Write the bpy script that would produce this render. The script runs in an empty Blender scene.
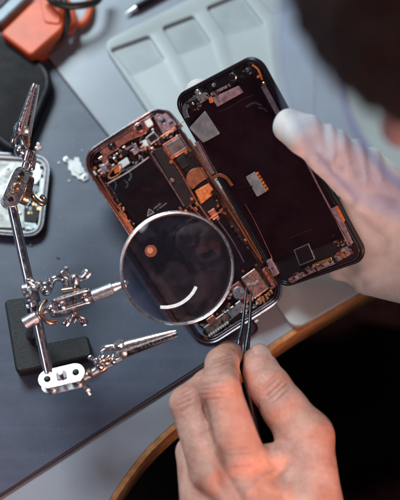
import bpy, bmesh, math, random
import numpy as np
from mathutils import Vector, Matrix
random.seed(7); rng=np.random.RandomState(5)
sc=bpy.context.scene; col=sc.collection
# ---------------------------------------------------------------- camera (1 unit = 1 cm)
TILT=math.radians(22); DIST=70.; TGT=np.array([0,0,2.0]); VF=math.radians(25.6)
CP=TGT+DIST*np.array([0,-math.sin(TILT),math.cos(TILT)])
CR=np.array([1.,0,0]); CU=np.array([0,math.cos(TILT),math.sin(TILT)]); CF=np.array([0,math.sin(TILT),-math.cos(TILT)])
FP=250/math.tan(VF/2)
def ray(px,py): return CF+CR*(px-200)/FP-CU*(py-250)/FP
def P(px,py,z):                       # measured point of the photograph at height z above the desk
    d=ray(px,py); return Vector(CP+d*((z-CP[2])/d[2]))
cam=bpy.data.cameras.new('camera'); co=bpy.data.objects.new('camera',cam); col.objects.link(co)
co.location=CP; co.rotation_euler=(TILT,0,0)
cam.sensor_fit='VERTICAL'; cam.sensor_height=24; cam.lens=12/math.tan(VF/2); cam.clip_start=1; cam.clip_end=3000
cam.dof.use_dof=True; cam.dof.focus_distance=66.3; cam.dof.aperture_fstop=cam.lens*1e-3/(2*0.8); cam.dof.aperture_blades=0
sc.camera=co

# ---------------------------------------------------------------- materials
def mat(name,color,rough=.5,metal=0.,var=0.,vscale=3.,bump=0.,bscale=20.,spec=.5,sss=0.,rvar=0.,color2=None,coat=0.,emit=None):
    m=bpy.data.materials.new(name); m.use_nodes=True; nt=m.node_tree; b=nt.nodes['Principled BSDF']; L=nt.links
    b.inputs['Base Color'].default_value=(*color,1); b.inputs['Roughness'].default_value=rough
    b.inputs['Metallic'].default_value=metal; b.inputs['Specular IOR Level'].default_value=spec
    if coat: b.inputs['Coat Weight'].default_value=coat; b.inputs['Coat Roughness'].default_value=.08
    tc=nt.nodes.new('ShaderNodeTexCoord')
    def noise(s,det=6):
        n=nt.nodes.new('ShaderNodeTexNoise'); n.inputs['Scale'].default_value=s; n.inputs['Detail'].default_value=det
        L.new(tc.outputs['Object'],n.inputs['Vector']); return n
    if var>0 or color2:
        n=noise(vscale); r=nt.nodes.new('ShaderNodeValToRGB'); L.new(n.outputs['Fac'],r.inputs['Fac'])
        c2=color2 or tuple(min(1,c*(1+var)) for c in color); c1=color if color2 else tuple(c*(1-var) for c in color)
        r.color_ramp.elements[0].position=.35; r.color_ramp.elements[1].position=.68
        r.color_ramp.elements[0].color=(*c1,1); r.color_ramp.elements[1].color=(*c2,1)
        L.new(r.outputs['Color'],b.inputs['Base Color'])
    if rvar>0:
        n=noise(vscale*2.3); mr=nt.nodes.new('ShaderNodeMapRange'); L.new(n.outputs['Fac'],mr.inputs['Value'])
        mr.inputs['From Min'].default_value=.3; mr.inputs['From Max'].default_value=.7
        mr.inputs['To Min'].default_value=max(.02,rough-rvar); mr.inputs['To Max'].default_value=min(1,rough+rvar)
        L.new(mr.outputs['Result'],b.inputs['Roughness'])
    if bump>0:
        n=noise(bscale); bp=nt.nodes.new('ShaderNodeBump'); bp.inputs['Strength'].default_value=bump; bp.inputs['Distance'].default_value=.05
        L.new(n.outputs['Fac'],bp.inputs['Height']); L.new(bp.outputs['Normal'],b.inputs['Normal'])
    if sss: 
        b.inputs['Subsurface Weight'].default_value=sss; b.inputs['Subsurface Radius'].default_value=(1,.35,.2); b.inputs['Subsurface Scale'].default_value=.35
    if emit: b.inputs['Emission Color'].default_value=(*emit[0],1); b.inputs['Emission Strength'].default_value=emit[1]
    return m
M={}
M['nickel']=mat('nickel_plate',(.70,.69,.70),.26,1,rvar=.1,vscale=3,bump=.05)
M['steel']=mat('polished_steel',(.72,.72,.76),.2,1,var=.08,vscale=1.5,rvar=.1)
M['steel_dull']=mat('brushed_steel',(.6,.6,.64),.36,1,var=.15,vscale=4,rvar=.12,bump=.15,bscale=30)
M['silver']=mat('silver_frame',(.40,.39,.43),.24,1,rvar=.08,vscale=6)
M['darkframe']=mat('dark_steel_frame',(.16,.13,.15),.24,1,rvar=.08,vscale=6)
M['copper']=mat('copper_shield',(.72,.33,.24),.34,1,var=.22,vscale=5,rvar=.2,bump=.12,bscale=4)
M['rosegrey']=mat('rose_grey_shield',(.52,.37,.33),.33,.95,var=.2,vscale=3,rvar=.15,bump=.1,bscale=4)
M['rose']=mat('rose_metal',(.46,.18,.155),.38,.85,var=.3,vscale=2.5,rvar=.15,bump=.2,bscale=4)
M['brass']=mat('worn_brass',(.50,.33,.24),.3,1,var=.2,vscale=4,rvar=.1)
M['gold']=mat('gold_contact',(.9,.5,.22),.3,1,var=.2,vscale=8)
M['orangeflex']=mat('orange_flex',(.75,.22,.07),.4,.2,var=.3,vscale=6,coat=.3)
M['brownflex']=mat('brown_flex',(.28,.09,.045),.35,.2,var=.35,vscale=3,coat=.4)
M['pinkflex']=mat('pale_flex',(.33,.23,.27),.38,.5,var=.3,vscale=5,rvar=.1)
M['cavity']=mat('cavity',(.05,.022,.024),.45,.3,var=.6,vscale=4,rvar=.2,bump=.3,bscale=8)
M['battery']=mat('battery_wrap',(.009,.006,.010),.36,0,var=.3,vscale=1.2,rvar=.14,bump=.3,bscale=1.3,spec=.12)
M['chip']=mat('chip_black',(.014,.009,.012),.42,0,rvar=.1,spec=.25)
M['board']=mat('board_shield',(.013,.008,.010),.42,.0,var=.3,vscale=3,rvar=.1)
M['panel']=mat('display_panel',(.013,.005,.008),.38,0,var=.25,vscale=.8,rvar=.07,spec=.14,bump=.03,bscale=3)
M['bezel']=mat('display_bezel',(.012,.010,.013),.3,0,spec=.5)
M['plate']=mat('grey_plate',(.42,.45,.47),.4,.6,var=.25,vscale=1.6,rvar=.1)
M['label']=mat('pink_label',(.42,.29,.33),.4,.4,var=.4,vscale=3.5,rvar=.1)
M['lensglass']=mat('small_lens',(.01,.01,.02),.06,0,spec=.9)
M['blue']=mat('blue_plate',(.1,.13,.18),.3,.7,color2=(.42,.36,.36),vscale=1.3)
M['white']=mat('white_plastic',(.86,.88,.87),.45,0,var=.08,vscale=2)
M['iron']=mat('cast_iron',(.02,.02,.024),.5,.0,var=.4,vscale=9,bump=.9,bscale=14,spec=.5)
M['tray']=mat('silicone_tray',(.49,.53,.54),.42,0,var=.05,vscale=.25,bump=.05,bscale=6,rvar=.06)
M['trayin']=mat('tray_well',(.41,.45,.47),.45,0,var=.12,vscale=.5,bump=.1,bscale=5)
M['orange']=mat('orange_plastic',(.78,.12,.04),.42,0,var=.1,vscale=.8,bump=.05)
M['blackplastic']=mat('black_plastic',(.014,.012,.017),.34,0,rvar=.08,vscale=1.2,spec=.15)
M['blackcable']=mat('black_cable',(.016,.02,.02),.35,0)
M['glossblack']=mat('black_glass',(.009,.006,.009),.3,0,rvar=.06,vscale=.5,bump=.0,spec=.04)
M['grease']=mat('grey_box',(.24,.29,.34),.4,.1,var=.2,vscale=.7)
M['wood']=mat('edge_wood',(.46,.19,.07),.34,0,color2=(.70,.33,.14),vscale=2.,bump=.1,bscale=8,coat=.3)
M['tweezer']=mat('tweezer_steel',(.16,.17,.2),.27,1,rvar=.1,vscale=3)
M['cloth']=mat('dark_shirt',(.034,.018,.022),.85,0,var=.4,vscale=.8,bump=.4,bscale=6,spec=.2)
M['floor']=mat('floor_dark',(.02,.012,.012),.7,0,var=.4,vscale=.05)
M['housing']=mat('housing_inner',(.24,.23,.23),.5,.7,var=.2,vscale=1.2,rvar=.12,bump=.1,bscale=4,color2=(.46,.44,.42))
M['backwall']=mat('wall_far',(.25,.27,.3),.8)

def desk_mat():
    m=mat('desk_laminate',(.35,.38,.44),.28,0,var=.08,vscale=.12,rvar=.08,bump=.03,bscale=10)
    return m
M['desk']=desk_mat()
def mat_mat():      # dusty rubber mat
    m=bpy.data.materials.new('rubber_mat'); m.use_nodes=True; nt=m.node_tree; b=nt.nodes['Principled BSDF']; L=nt.links
    tc=nt.nodes.new('ShaderNodeTexCoord')
    def noise(s,d=6,r=.6,out='Fac'):
        n=nt.nodes.new('ShaderNodeTexNoise'); n.inputs['Scale'].default_value=s; n.inputs['Detail'].default_value=d; n.inputs['Roughness'].default_value=r
        L.new(tc.outputs['Object'],n.inputs['Vector']); return n.outputs[out]
    r=nt.nodes.new('ShaderNodeValToRGB'); L.new(noise(.22,8,.65),r.inputs['Fac'])
    r.color_ramp.elements[0].position=.3; r.color_ramp.elements[0].color=(.055,.067,.112,1)
    r.color_ramp.elements[1].position=.72; r.color_ramp.elements[1].color=(.088,.103,.160,1)
    fine=nt.nodes.new('ShaderNodeMapRange'); L.new(noise(28,3),fine.inputs['Value']); fine.inputs['From Min'].default_value=.3; fine.inputs['From Max'].default_value=.7
    fine.inputs['To Min'].default_value=.78; fine.inputs['To Max'].default_value=1.25
    mul=nt.nodes.new('ShaderNodeVectorMath'); mul.operation='SCALE'; L.new(r.outputs['Color'],mul.inputs[0]); L.new(fine.outputs['Result'],mul.inputs['Scale'])
    v=nt.nodes.new('ShaderNodeTexVoronoi'); v.inputs['Scale'].default_value=2.1; v.inputs['Randomness'].default_value=1; L.new(tc.outputs['Object'],v.inputs['Vector'])
    lt=nt.nodes.new('ShaderNodeMath'); lt.operation='LESS_THAN'; lt.inputs[1].default_value=.05; L.new(v.outputs['Distance'],lt.inputs[0])
    # some cells only
    sep=nt.nodes.new('ShaderNodeSeparateColor'); L.new(v.outputs['Color'],sep.inputs[0])
    gt=nt.nodes.new('ShaderNodeMath'); gt.operation='GREATER_THAN'; gt.inputs[1].default_value=.45; L.new(sep.outputs[0],gt.inputs[0])
    mm=nt.nodes.new('ShaderNodeMath'); mm.operation='MULTIPLY'; L.new(lt.outputs[0],mm.inputs[0]); L.new(gt.outputs[0],mm.inputs[1])
    mix=nt.nodes.new('ShaderNodeMixRGB'); L.new(mm.outputs[0],mix.inputs[0]); L.new(mul.outputs[0],mix.inputs[1]); mix.inputs[2].default_value=(.34,.38,.42,1)
    L.new(mix.outputs[0],b.inputs['Base Color'])
    mr=nt.nodes.new('ShaderNodeMapRange'); L.new(noise(.5,6),mr.inputs['Value']); mr.inputs['To Min'].default_value=.30; mr.inputs['To Max'].default_value=.5
    L.new(mr.outputs['Result'],b.inputs['Roughness'])
    mp=nt.nodes.new('ShaderNodeMapping'); mp.inputs['Rotation'].default_value=(0,0,math.radians(-35)); mp.inputs['Scale'].default_value=(.12,1.3,1); L.new(tc.outputs['Object'],mp.inputs[0])
    ns=nt.nodes.new('ShaderNodeTexNoise'); ns.inputs['Scale'].default_value=1.; ns.inputs['Detail'].default_value=7; L.new(mp.outputs[0],ns.inputs['Vector'])
    ms=nt.nodes.new('ShaderNodeMapRange'); ms.inputs['From Min'].default_value=.45; ms.inputs['From Max'].default_value=.8; ms.inputs['To Max'].default_value=.12; L.new(ns.outputs['Fac'],ms.inputs['Value'])
    mx2=nt.nodes.new('ShaderNodeMixRGB'); L.new(ms.outputs[0],mx2.inputs[0]); L.new(mix.outputs[0],mx2.inputs[1]); mx2.inputs[2].default_value=(.26,.30,.37,1); L.new(mx2.outputs[0],b.inputs['Base Color'])
    bp=nt.nodes.new('ShaderNodeBump'); bp.inputs['Strength'].default_value=.35; bp.inputs['Distance'].default_value=.02
    L.new(noise(34,2),bp.inputs['Height']); L.new(bp.outputs['Normal'],b.inputs['Normal'])
    return m
M['mat']=mat_mat()
def skin_mat():
    m=bpy.data.materials.new('skin'); m.use_nodes=True; nt=m.node_tree; b=nt.nodes['Principled BSDF']; L=nt.links
    tc=nt.nodes.new('ShaderNodeTexCoord')
    def noise(s,d=5):
        n=nt.nodes.new('ShaderNodeTexNoise'); n.inputs['Scale'].default_value=s; n.inputs['Detail'].default_value=d
        L.new(tc.outputs['Object'],n.inputs['Vector']); return n.outputs['Fac']
    r=nt.nodes.new('ShaderNodeValToRGB'); L.new(noise(.75,7),r.inputs['Fac'])
    r.color_ramp.elements[0].position=.32; r.color_ramp.elements[0].color=(.60,.27,.20,1)
    r.color_ramp.elements[1].position=.68; r.color_ramp.elements[1].color=(.80,.47,.38,1)
    at=nt.nodes.new('ShaderNodeAttribute'); at.attribute_name='flush'
    mix=nt.nodes.new('ShaderNodeMixRGB'); L.new(at.outputs['Fac'],mix.inputs[0]); L.new(r.outputs['Color'],mix.inputs[1]); mix.inputs[2].default_value=(.66,.26,.19,1)
    v2=nt.nodes.new('ShaderNodeMapRange'); L.new(noise(7,3),v2.inputs['Value']); v2.inputs['To Min'].default_value=.84; v2.inputs['To Max'].default_value=1.16
    sc_=nt.nodes.new('ShaderNodeVectorMath'); sc_.operation='SCALE'; L.new(mix.outputs[0],sc_.inputs[0]); L.new(v2.outputs['Result'],sc_.inputs['Scale'])
    ac=nt.nodes.new('ShaderNodeAttribute'); ac.attribute_name='crease'; am=nt.nodes.new('ShaderNodeMath'); am.operation='MULTIPLY'; am.inputs[1].default_value=.75; L.new(ac.outputs['Fac'],am.inputs[0])  # painted shade: skin colour darkens along the crease lines
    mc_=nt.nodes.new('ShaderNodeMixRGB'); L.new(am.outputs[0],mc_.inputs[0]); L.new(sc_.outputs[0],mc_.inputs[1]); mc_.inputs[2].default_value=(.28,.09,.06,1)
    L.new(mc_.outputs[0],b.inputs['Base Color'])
    b.inputs['Roughness'].default_value=.37; b.inputs['Subsurface Weight'].default_value=.15
    b.inputs['Subsurface Radius'].default_value=(1,.35,.2); b.inputs['Subsurface Scale'].default_value=.18
    v=nt.nodes.new('ShaderNodeTexVoronoi'); v.inputs['Scale'].default_value=13; v.feature='DISTANCE_TO_EDGE'; 
    mp=nt.nodes.new('ShaderNodeMixRGB'); mp.inputs[0].default_value=.06; L.new(tc.outputs['Object'],mp.inputs[1])
    n3=nt.nodes.new('ShaderNodeTexNoise'); n3.inputs['Scale'].default_value=3; L.new(tc.outputs['Object'],n3.inputs['Vector']); L.new(n3.outputs['Color'],mp.inputs[2])
    L.new(mp.outputs[0],v.inputs['Vector'])
    b1=nt.nodes.new('ShaderNodeBump'); b1.inputs['Strength'].default_value=.8; b1.inputs['Distance'].default_value=.04; L.new(v.outputs['Distance'],b1.inputs['Height'])
    b2=nt.nodes.new('ShaderNodeBump'); b2.inputs['Strength'].default_value=.5; b2.inputs['Distance'].default_value=.16; L.new(noise(2.4,9),b2.inputs['Height'])
    L.new(b1.outputs['Normal'],b2.inputs['Normal']); L.new(b2.outputs['Normal'],b.inputs['Normal'])
    return m
M['skin']=skin_mat()
def glove_mat():
    m=bpy.data.materials.new('knit_glove'); m.use_nodes=True; nt=m.node_tree; b=nt.nodes['Principled BSDF']; L=nt.links
    tc=nt.nodes.new('ShaderNodeTexCoord'); mp=nt.nodes.new('ShaderNodeMapping'); L.new(tc.outputs['Object'],mp.inputs['Vector'])
    mp.inputs['Rotation'].default_value=(.2,.3,math.radians(28))
    def wave(s,dirn):
        w=nt.nodes.new('ShaderNodeTexWave'); w.inputs['Scale'].default_value=s; w.bands_direction=dirn; w.inputs['Distortion'].default_value=4.5; w.inputs['Detail'].default_value=3; w.inputs['Detail Scale'].default_value=.35
        L.new(mp.outputs[0],w.inputs['Vector']); return w.outputs['Fac']
    a=wave(3.3,'X'); c=wave(3.9,'Y')
    mx=nt.nodes.new('ShaderNodeMath'); mx.operation='MULTIPLY'; L.new(a,mx.inputs[0]); L.new(c,mx.inputs[1])
    ad=nt.nodes.new('ShaderNodeMath'); ad.operation='ADD'; L.new(mx.outputs[0],ad.inputs[0]); L.new(a,ad.inputs[1])
    n=nt.nodes.new('ShaderNodeTexNoise'); n.inputs['Scale'].default_value=.6; n.inputs['Detail'].default_value=8; L.new(tc.outputs['Object'],n.inputs['Vector'])
    r=nt.nodes.new('ShaderNodeValToRGB'); L.new(n.outputs['Fac'],r.inputs['Fac'])
    r.color_ramp.elements[0].position=.3; r.color_ramp.elements[0].color=(.66,.58,.56,1); r.color_ramp.elements[1].position=.7; r.color_ramp.elements[1].color=(.86,.82,.80,1)
    dk=nt.nodes.new('ShaderNodeMapRange'); L.new(ad.outputs[0],dk.inputs['Value']); dk.inputs['From Max'].default_value=1.6; dk.inputs['To Min'].default_value=.93; dk.inputs['To Max'].default_value=1.1
    s=nt.nodes.new('ShaderNodeVectorMath'); s.operation='SCALE'; L.new(r.outputs['Color'],s.inputs[0]); L.new(dk.outputs[0],s.inputs['Scale']); L.new(s.outputs[0],b.inputs['Base Color'])
    b.inputs['Roughness'].default_value=.9; b.inputs['Sheen Weight'].default_value=.3
    bp=nt.nodes.new('ShaderNodeBump'); bp.inputs['Strength'].default_value=.15; bp.inputs['Distance'].default_value=.03; L.new(ad.outputs[0],bp.inputs['Height']); L.new(bp.outputs['Normal'],b.inputs['Normal'])
    return m
M['glove']=glove_mat()
def hair_mat():
    m=mat('hair',(.022,.010,.008),.5,0,color2=(.055,.026,.020),vscale=2.5,bump=.8,bscale=5,spec=.3)
    return m
M['hair']=hair_mat()
def glass(name,color,ior,rough=0.):
    m=bpy.data.materials.new(name); m.use_nodes=True; b=m.node_tree.nodes['Principled BSDF']
    b.inputs['Base Color'].default_value=(*color,1); b.inputs['Transmission Weight'].default_value=1; b.inputs['IOR'].default_value=ior; b.inputs['Roughness'].default_value=rough
    return m
M['magglass']=glass('magnifier_glass',(.82,.87,.99),1.62)
def glare_haze(m):  # paints milky glare into the glass as diffuse haze, plus dust specks
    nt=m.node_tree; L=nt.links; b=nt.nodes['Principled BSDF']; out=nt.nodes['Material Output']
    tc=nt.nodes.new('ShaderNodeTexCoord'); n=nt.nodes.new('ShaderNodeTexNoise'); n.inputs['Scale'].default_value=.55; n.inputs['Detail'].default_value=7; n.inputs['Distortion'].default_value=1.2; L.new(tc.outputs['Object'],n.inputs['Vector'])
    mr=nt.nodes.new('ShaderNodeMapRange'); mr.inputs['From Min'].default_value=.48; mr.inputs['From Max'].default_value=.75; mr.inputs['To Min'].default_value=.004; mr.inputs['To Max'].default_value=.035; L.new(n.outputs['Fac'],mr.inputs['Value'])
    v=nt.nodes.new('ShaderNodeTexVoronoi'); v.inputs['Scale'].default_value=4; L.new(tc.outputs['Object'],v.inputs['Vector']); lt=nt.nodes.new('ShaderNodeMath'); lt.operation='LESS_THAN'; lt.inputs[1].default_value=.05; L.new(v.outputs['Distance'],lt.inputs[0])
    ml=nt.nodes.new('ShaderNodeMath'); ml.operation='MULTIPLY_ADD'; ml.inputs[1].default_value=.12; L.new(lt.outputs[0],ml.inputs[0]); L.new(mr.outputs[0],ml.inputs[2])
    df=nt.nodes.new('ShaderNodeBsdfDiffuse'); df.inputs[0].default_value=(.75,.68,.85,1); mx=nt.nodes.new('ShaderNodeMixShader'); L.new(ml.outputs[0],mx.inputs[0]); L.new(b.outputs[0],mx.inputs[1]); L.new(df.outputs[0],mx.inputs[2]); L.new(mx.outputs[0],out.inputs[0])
glare_haze(M['magglass'])
def visor_mat():
    m=bpy.data.materials.new('visor_plastic'); m.use_nodes=True; nt=m.node_tree; L=nt.links
    nt.nodes.remove(nt.nodes['Principled BSDF']); out=nt.nodes['Material Output']
    tr=nt.nodes.new('ShaderNodeBsdfTransparent'); tr.inputs[0].default_value=(.88,.90,.97,1)
    df=nt.nodes.new('ShaderNodeBsdfPrincipled'); df.inputs['Base Color'].default_value=(.30,.42,.90,1); df.inputs['Roughness'].default_value=.2
    tl=nt.nodes.new('ShaderNodeBsdfTranslucent'); tl.inputs[0].default_value=(.30,.42,.90,1)
    m1=nt.nodes.new('ShaderNodeMixShader'); m1.inputs[0].default_value=.5; L.new(df.outputs[0],m1.inputs[1]); L.new(tl.outputs[0],m1.inputs[2])
    mx=nt.nodes.new('ShaderNodeMixShader'); mx.inputs[0].default_value=.30; L.new(tr.outputs[0],mx.inputs[1]); L.new(m1.outputs[0],mx.inputs[2]); L.new(mx.outputs[0],out.inputs[0])
    return m
M['visor']=visor_mat()
M['visorrim']=mat('visor_rim',(.30,.38,.66),.3,0)

# ---------------------------------------------------------------- object helpers
def tag(o,label=None,cat=None,group=None,kind=None):
    if label: o['label']=label
    if cat: o['category']=cat
    if group: o['group']=group
    if kind: o['kind']=kind
    return o
def empty(name,mw,label,cat,group=None):
    o=bpy.data.objects.new(name,None); o.empty_display_size=.5; col.objects.link(o); o.matrix_world=mw; return tag(o,label,cat,group)
def link(name,me,m,parent=None,smooth=True,bevel=0.,seg=2):
    if m is not None: me.materials.append(M[m])
    if smooth:
        for p in me.polygons: p.use_smooth=True
        try: me.set_sharp_from_angle(angle=math.radians(38))
        except Exception: pass
    o=bpy.data.objects.new(name,me); col.objects.link(o)
    if parent: o.parent=parent
    if bevel>0:
        md=o.modifiers.new('bevel','BEVEL'); md.width=bevel; md.segments=seg; md.limit_method='ANGLE'; md.angle_limit=math.radians(40)
    return o
def obj(name,bm,m,parent=None,smooth=True,bevel=0.,seg=2):
    bmesh.ops.recalc_face_normals(bm,faces=bm.faces)
    me=bpy.data.meshes.new(name); bm.to_mesh(me); bm.free(); return link(name,me,m,parent,smooth,bevel,seg)
def B(): return bmesh.new()
def prism(bm,pts,z0,z1):
    n=len(pts); a=[bm.verts.new((p[0],p[1],z0)) for p in pts]; b=[bm.verts.new((p[0],p[1],z1)) for p in pts]
    bm.faces.new(a[::-1]); bm.faces.new(b)
    for i in range(n): bm.faces.new((a[i],a[(i+1)%n],b[(i+1)%n],b[i]))
def ringprism(bm,out,inn,z0,z1):
    n=len(out); A=[[bm.verts.new((p[0],p[1],z)) for p in L] for L,z in((out,z0),(out,z1),(inn,z1),(inn,z0))]
    for k in range(4):
        for i in range(n): bm.faces.new((A[k][i],A[k][(i+1)%n],A[(k+1)%4][(i+1)%n],A[(k+1)%4][i]))
def rrect(x0,y0,x1,y1,r,n=8):
    pts=[]
    for cx,cy,a in((x1-r,y1-r,0),(x0+r,y1-r,90),(x0+r,y0+r,180),(x1-r,y0+r,270)):
        for i in range(n+1):
            t=math.radians(a+90*i/n); pts.append((cx+r*math.cos(t),cy+r*math.sin(t)))
    return pts
def roundpoly(q,r,n=5):               # round the corners of a convex polygon
    out=[]; N=len(q)
    for i in range(N):
        a=Vector(q[i-1][:2]); b=Vector(q[i][:2]); c=Vector(q[(i+1)%N][:2]); rr=min(r,(a-b).length*.45,(c-b).length*.45)
        p0=b+(a-b).normalized()*rr; p1=b+(c-b).normalized()*rr
        for k in range(n+1):
            t=k/n; v=p0*(1-t)**2+b*2*t*(1-t)+p1*t*t; out.append((v.x,v.y))
    return out
def frame_of(d):
    d=Vector(d).normalized(); u=d.cross(Vector((0,0,1)))
    if u.length<.05: u=d.cross(Vector((0,1,0)))
    u.normalize(); return u,d.cross(u).normalized()
def tube(bm,pts,rad,n=14,caps=True,flat=1.):
    pts=[Vector(p) for p in pts]; rad=rad if isinstance(rad,(list,tuple)) else [rad]*len(pts); rings=[]; pu=None
    for i,p in enumerate(pts):
        d=(pts[min(i+1,len(pts)-1)]-pts[max(i-1,0)])
        if d.length<1e-6: d=Vector((0,0,1))
        d.normalize()
        if pu is None: u,v=frame_of(d)
        else: u=(pu-d*pu.dot(d)).normalized(); v=d.cross(u)
        pu=u
        rings.append([bm.verts.new(p+rad[i]*(u*math.cos(2*math.pi*k/n)+flat*v*math.sin(2*math.pi*k/n))) for k in range(n)])
    for a,b in zip(rings,rings[1:]):
        for k in range(n): bm.faces.new((a[k],a[(k+1)%n],b[(k+1)%n],b[k]))
    if caps: bm.faces.new(rings[0][::-1]); bm.faces.new(rings[-1])
def lathe(bm,base,axis,prof,n=20):    # prof: (distance along axis, radius)
    base=Vector(base); a=Vector(axis).normalized(); tube_pts=[base+a*t for t,r in prof]
    u,v=frame_of(a); rings=[[bm.verts.new(p+max(r,1e-3)*(u*math.cos(2*math.pi*k/n)+v*math.sin(2*math.pi*k/n))) for k in range(n)] for p,(t,r) in zip(tube_pts,prof)]
    for x,y in zip(rings,rings[1:]):
        for k in range(n): bm.faces.new((x[k],x[(k+1)%n],y[(k+1)%n],y[k]))
    bm.faces.new(rings[0][::-1]); bm.faces.new(rings[-1])
def ball(bm,c,r,n=14): lathe(bm,Vector(c)-Vector((0,0,r)),(0,0,1),[(r-r*math.cos(math.pi*i/10),r*math.sin(math.pi*i/10)) for i in range(11)],n)
def spline(pts,k=8):
    pts=[Vector(p) for p in pts]; out=[]
    for i in range(len(pts)-1):
        p0=pts[max(i-1,0)];p1=pts[i];p2=pts[i+1];p3=pts[min(i+2,len(pts)-1)]
        for j in range(k):
            t=j/k; out.append(.5*((2*p1)+(p2-p0)*t+(2*p0-5*p1+4*p2-p3)*t*t+(3*p1-p0-3*p2+p3)*t**3))
    out.append(pts[-1]); return out
def oprism(bm,c,ax,ay,poly,t):        # flat plate: poly in the (ax, ay) plane around c, thickness t along the normal
    c=Vector(c); ax=Vector(ax).normalized(); nz=ax.cross(Vector(ay)).normalized(); ay=nz.cross(ax)
    a=[bm.verts.new(c+ax*p[0]+ay*p[1]-nz*t/2) for p in poly]; b=[bm.verts.new(c+ax*p[0]+ay*p[1]+nz*t/2) for p in poly]; n=len(poly)
    bm.faces.new(a[::-1]); bm.faces.new(b)
    for i in range(n): bm.faces.new((a[i],a[(i+1)%n],b[(i+1)%n],b[i]))
def rmat(w):
    w=Vector(w); return Matrix.Rotation(w.length,3,w.normalized())

# ---------------------------------------------------------------- desk, mat, tray, floor
fl=B(); prism(fl,[(-900,-900),(900,-900),(900,900),(-900,900)],-74,-73); tag(obj('floor',fl,'floor'),kind='structure')
edge_px=[(40,640),(88,560),(108,517),(119,498),(131,480),(148,458),(170,436),(195,415),(225,388),(262,359),(300,333),(355,301),(400,276),(470,238),(640,145)]
edge=[P(x,y,0) for x,y in edge_px]; es=[(v.x,v.y) for v in spline(edge,6)]
def offs(pts,d):
    out=[]
    for i,p in enumerate(pts):
        a=pts[max(i-1,0)]; b=pts[min(i+1,len(pts)-1)]; t=Vector((b[0]-a[0],b[1]-a[1])).normalized(); out.append((p[0]+t.y*d,p[1]-t.x*d))
    return out
inner=offs(es,-.42)
desk=empty('desk',Matrix.Translation((0,10,-73)),'pale grey laminate desk with a curved wooden front edge','desk')
IM=desk.matrix_world.inverted()
def world_child(o,par):
    o.parent=par; o.matrix_parent_inverse=par.matrix_world.inverted(); return o
dt=B(); prism(dt,inner+[(70,inner[-1][1]),(70,75),(-85,75),(-85,inner[0][1])],-2.4,0)
world_child(obj('tabletop',dt,'desk',bevel=.05),desk)
de=B(); 
a=es; b_=offs(es,-.424); poly_o=a; n=len(a)
vs=[[de.verts.new((p[0],p[1],z)) for p in L] for L,z in((b_,.03),(offs(es,-.1),.03),(es,-.12),(es,-2.3),(offs(es,-.1),-2.43),(b_,-2.43))]
for k in range(6):
    for i in range(n-1): de.faces.new((vs[k][i],vs[k][i+1],vs[(k+1)%6][i+1],vs[(k+1)%6][i]))
world_child(obj('edge_trim',de,'wood'),desk)
for x,y in((-75,65),(60,65),(-75,-20),(60,45)):
    lg=B(); prism(lg,rrect(x-2.5,y-2.5,x+2.5,y+2.5,.5,3),-73,-2.4); world_child(obj('leg',lg,'blackplastic'),desk)
# mat: corner under the phone
def isect(p,d,q,e):
    den=d[0]*e[1]-d[1]*e[0]; t=((q[0]-p[0])*e[1]-(q[1]-p[1])*e[0])/den; return (p[0]+d[0]*t,p[1]+d[1]*t)
ma=P(45,57,0); mb=P(109,139,0); mc=P(0,495,0); md_=P(195,370,0)
cor=isect(ma,mb-ma,mc,md_-mc); d1=(ma-mb).normalized(); d2=(mc-md_).normalized()
c1=Vector((cor[0],cor[1]))+Vector((d1.x,d1.y))*45; c2=Vector((cor[0],cor[1]))+Vector((d2.x,d2.y))*42
c3=c1+Vector((d2.x,d2.y))*42
def inset(poly,d):
    c=sum((Vector(p) for p in poly),Vector((0,0)))/len(poly); return [(Vector(p)+(c-Vector(p)).normalized()*d)[:] for p in poly]
mq=[c1,Vector(cor),c2,c3]
wm=empty('work_mat',Matrix.Translation((cor[0]-20,cor[1]+10,0)),'dark blue grey rubber work mat lying under the phone and clamp stand','mat')
bm=B(); prism(bm,roundpoly(mq,.5),.04,.2); world_child(obj('mat_sheet',bm,'mat',bevel=.05),wm)
bm=B(); o_=roundpoly([p for p in mq],.5); 
cen=sum(mq,Vector((0,0)))/4
o2=[((Vector(p)-cen)*1.0062+cen)[:] for p in o_]
ringprism(bm,o2,[((Vector(p)-cen)*1.0002+cen)[:] for p in o_],.004,.17)
M['matedge']=mat('mat_edge',(.03,.010,.018),.5)
world_child(obj('edge_binding',bm,'matedge'),wm)
# tray
t_tl=P(102,42,.5); t_bl=P(294,330,.5); t_d=(P(193,3,.5)-t_tl).normalized(); 
tl=Vector((t_tl.x,t_tl.y)); bl=Vector((t_bl.x,t_bl.y)); down=(bl-tl).normalized(); Lt=(bl-tl).length
acr=Vector((t_d.x,t_d.y)); acr=(acr-down*acr.dot(down)*.9).normalized()
tray=empty('parts_tray',Matrix.Translation((t_tl.x,t_tl.y,0)),'pale grey silicone parts tray with a row of square wells','tray')
Wt=27
tp=lambda u,v:(tl+acr*u+down*v)
quad=[tp(0,0),tp(Wt,0),tp(Wt,Lt),tp(0,Lt)]
wells=[]
for q in([(110,49),(149,35),(165,60),(132,76)],[(162,27),(193,15),(212,43),(179,55)],[(206,7),(240,-7),(265,25),(226,36)],[(252,-10),(290,-25),(312,3),(274,16)],[(302,-30),(338,-44),(356,-18),(322,-5)]):
    wells.append([P(x,y,.5).xy for x,y in q])
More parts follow.
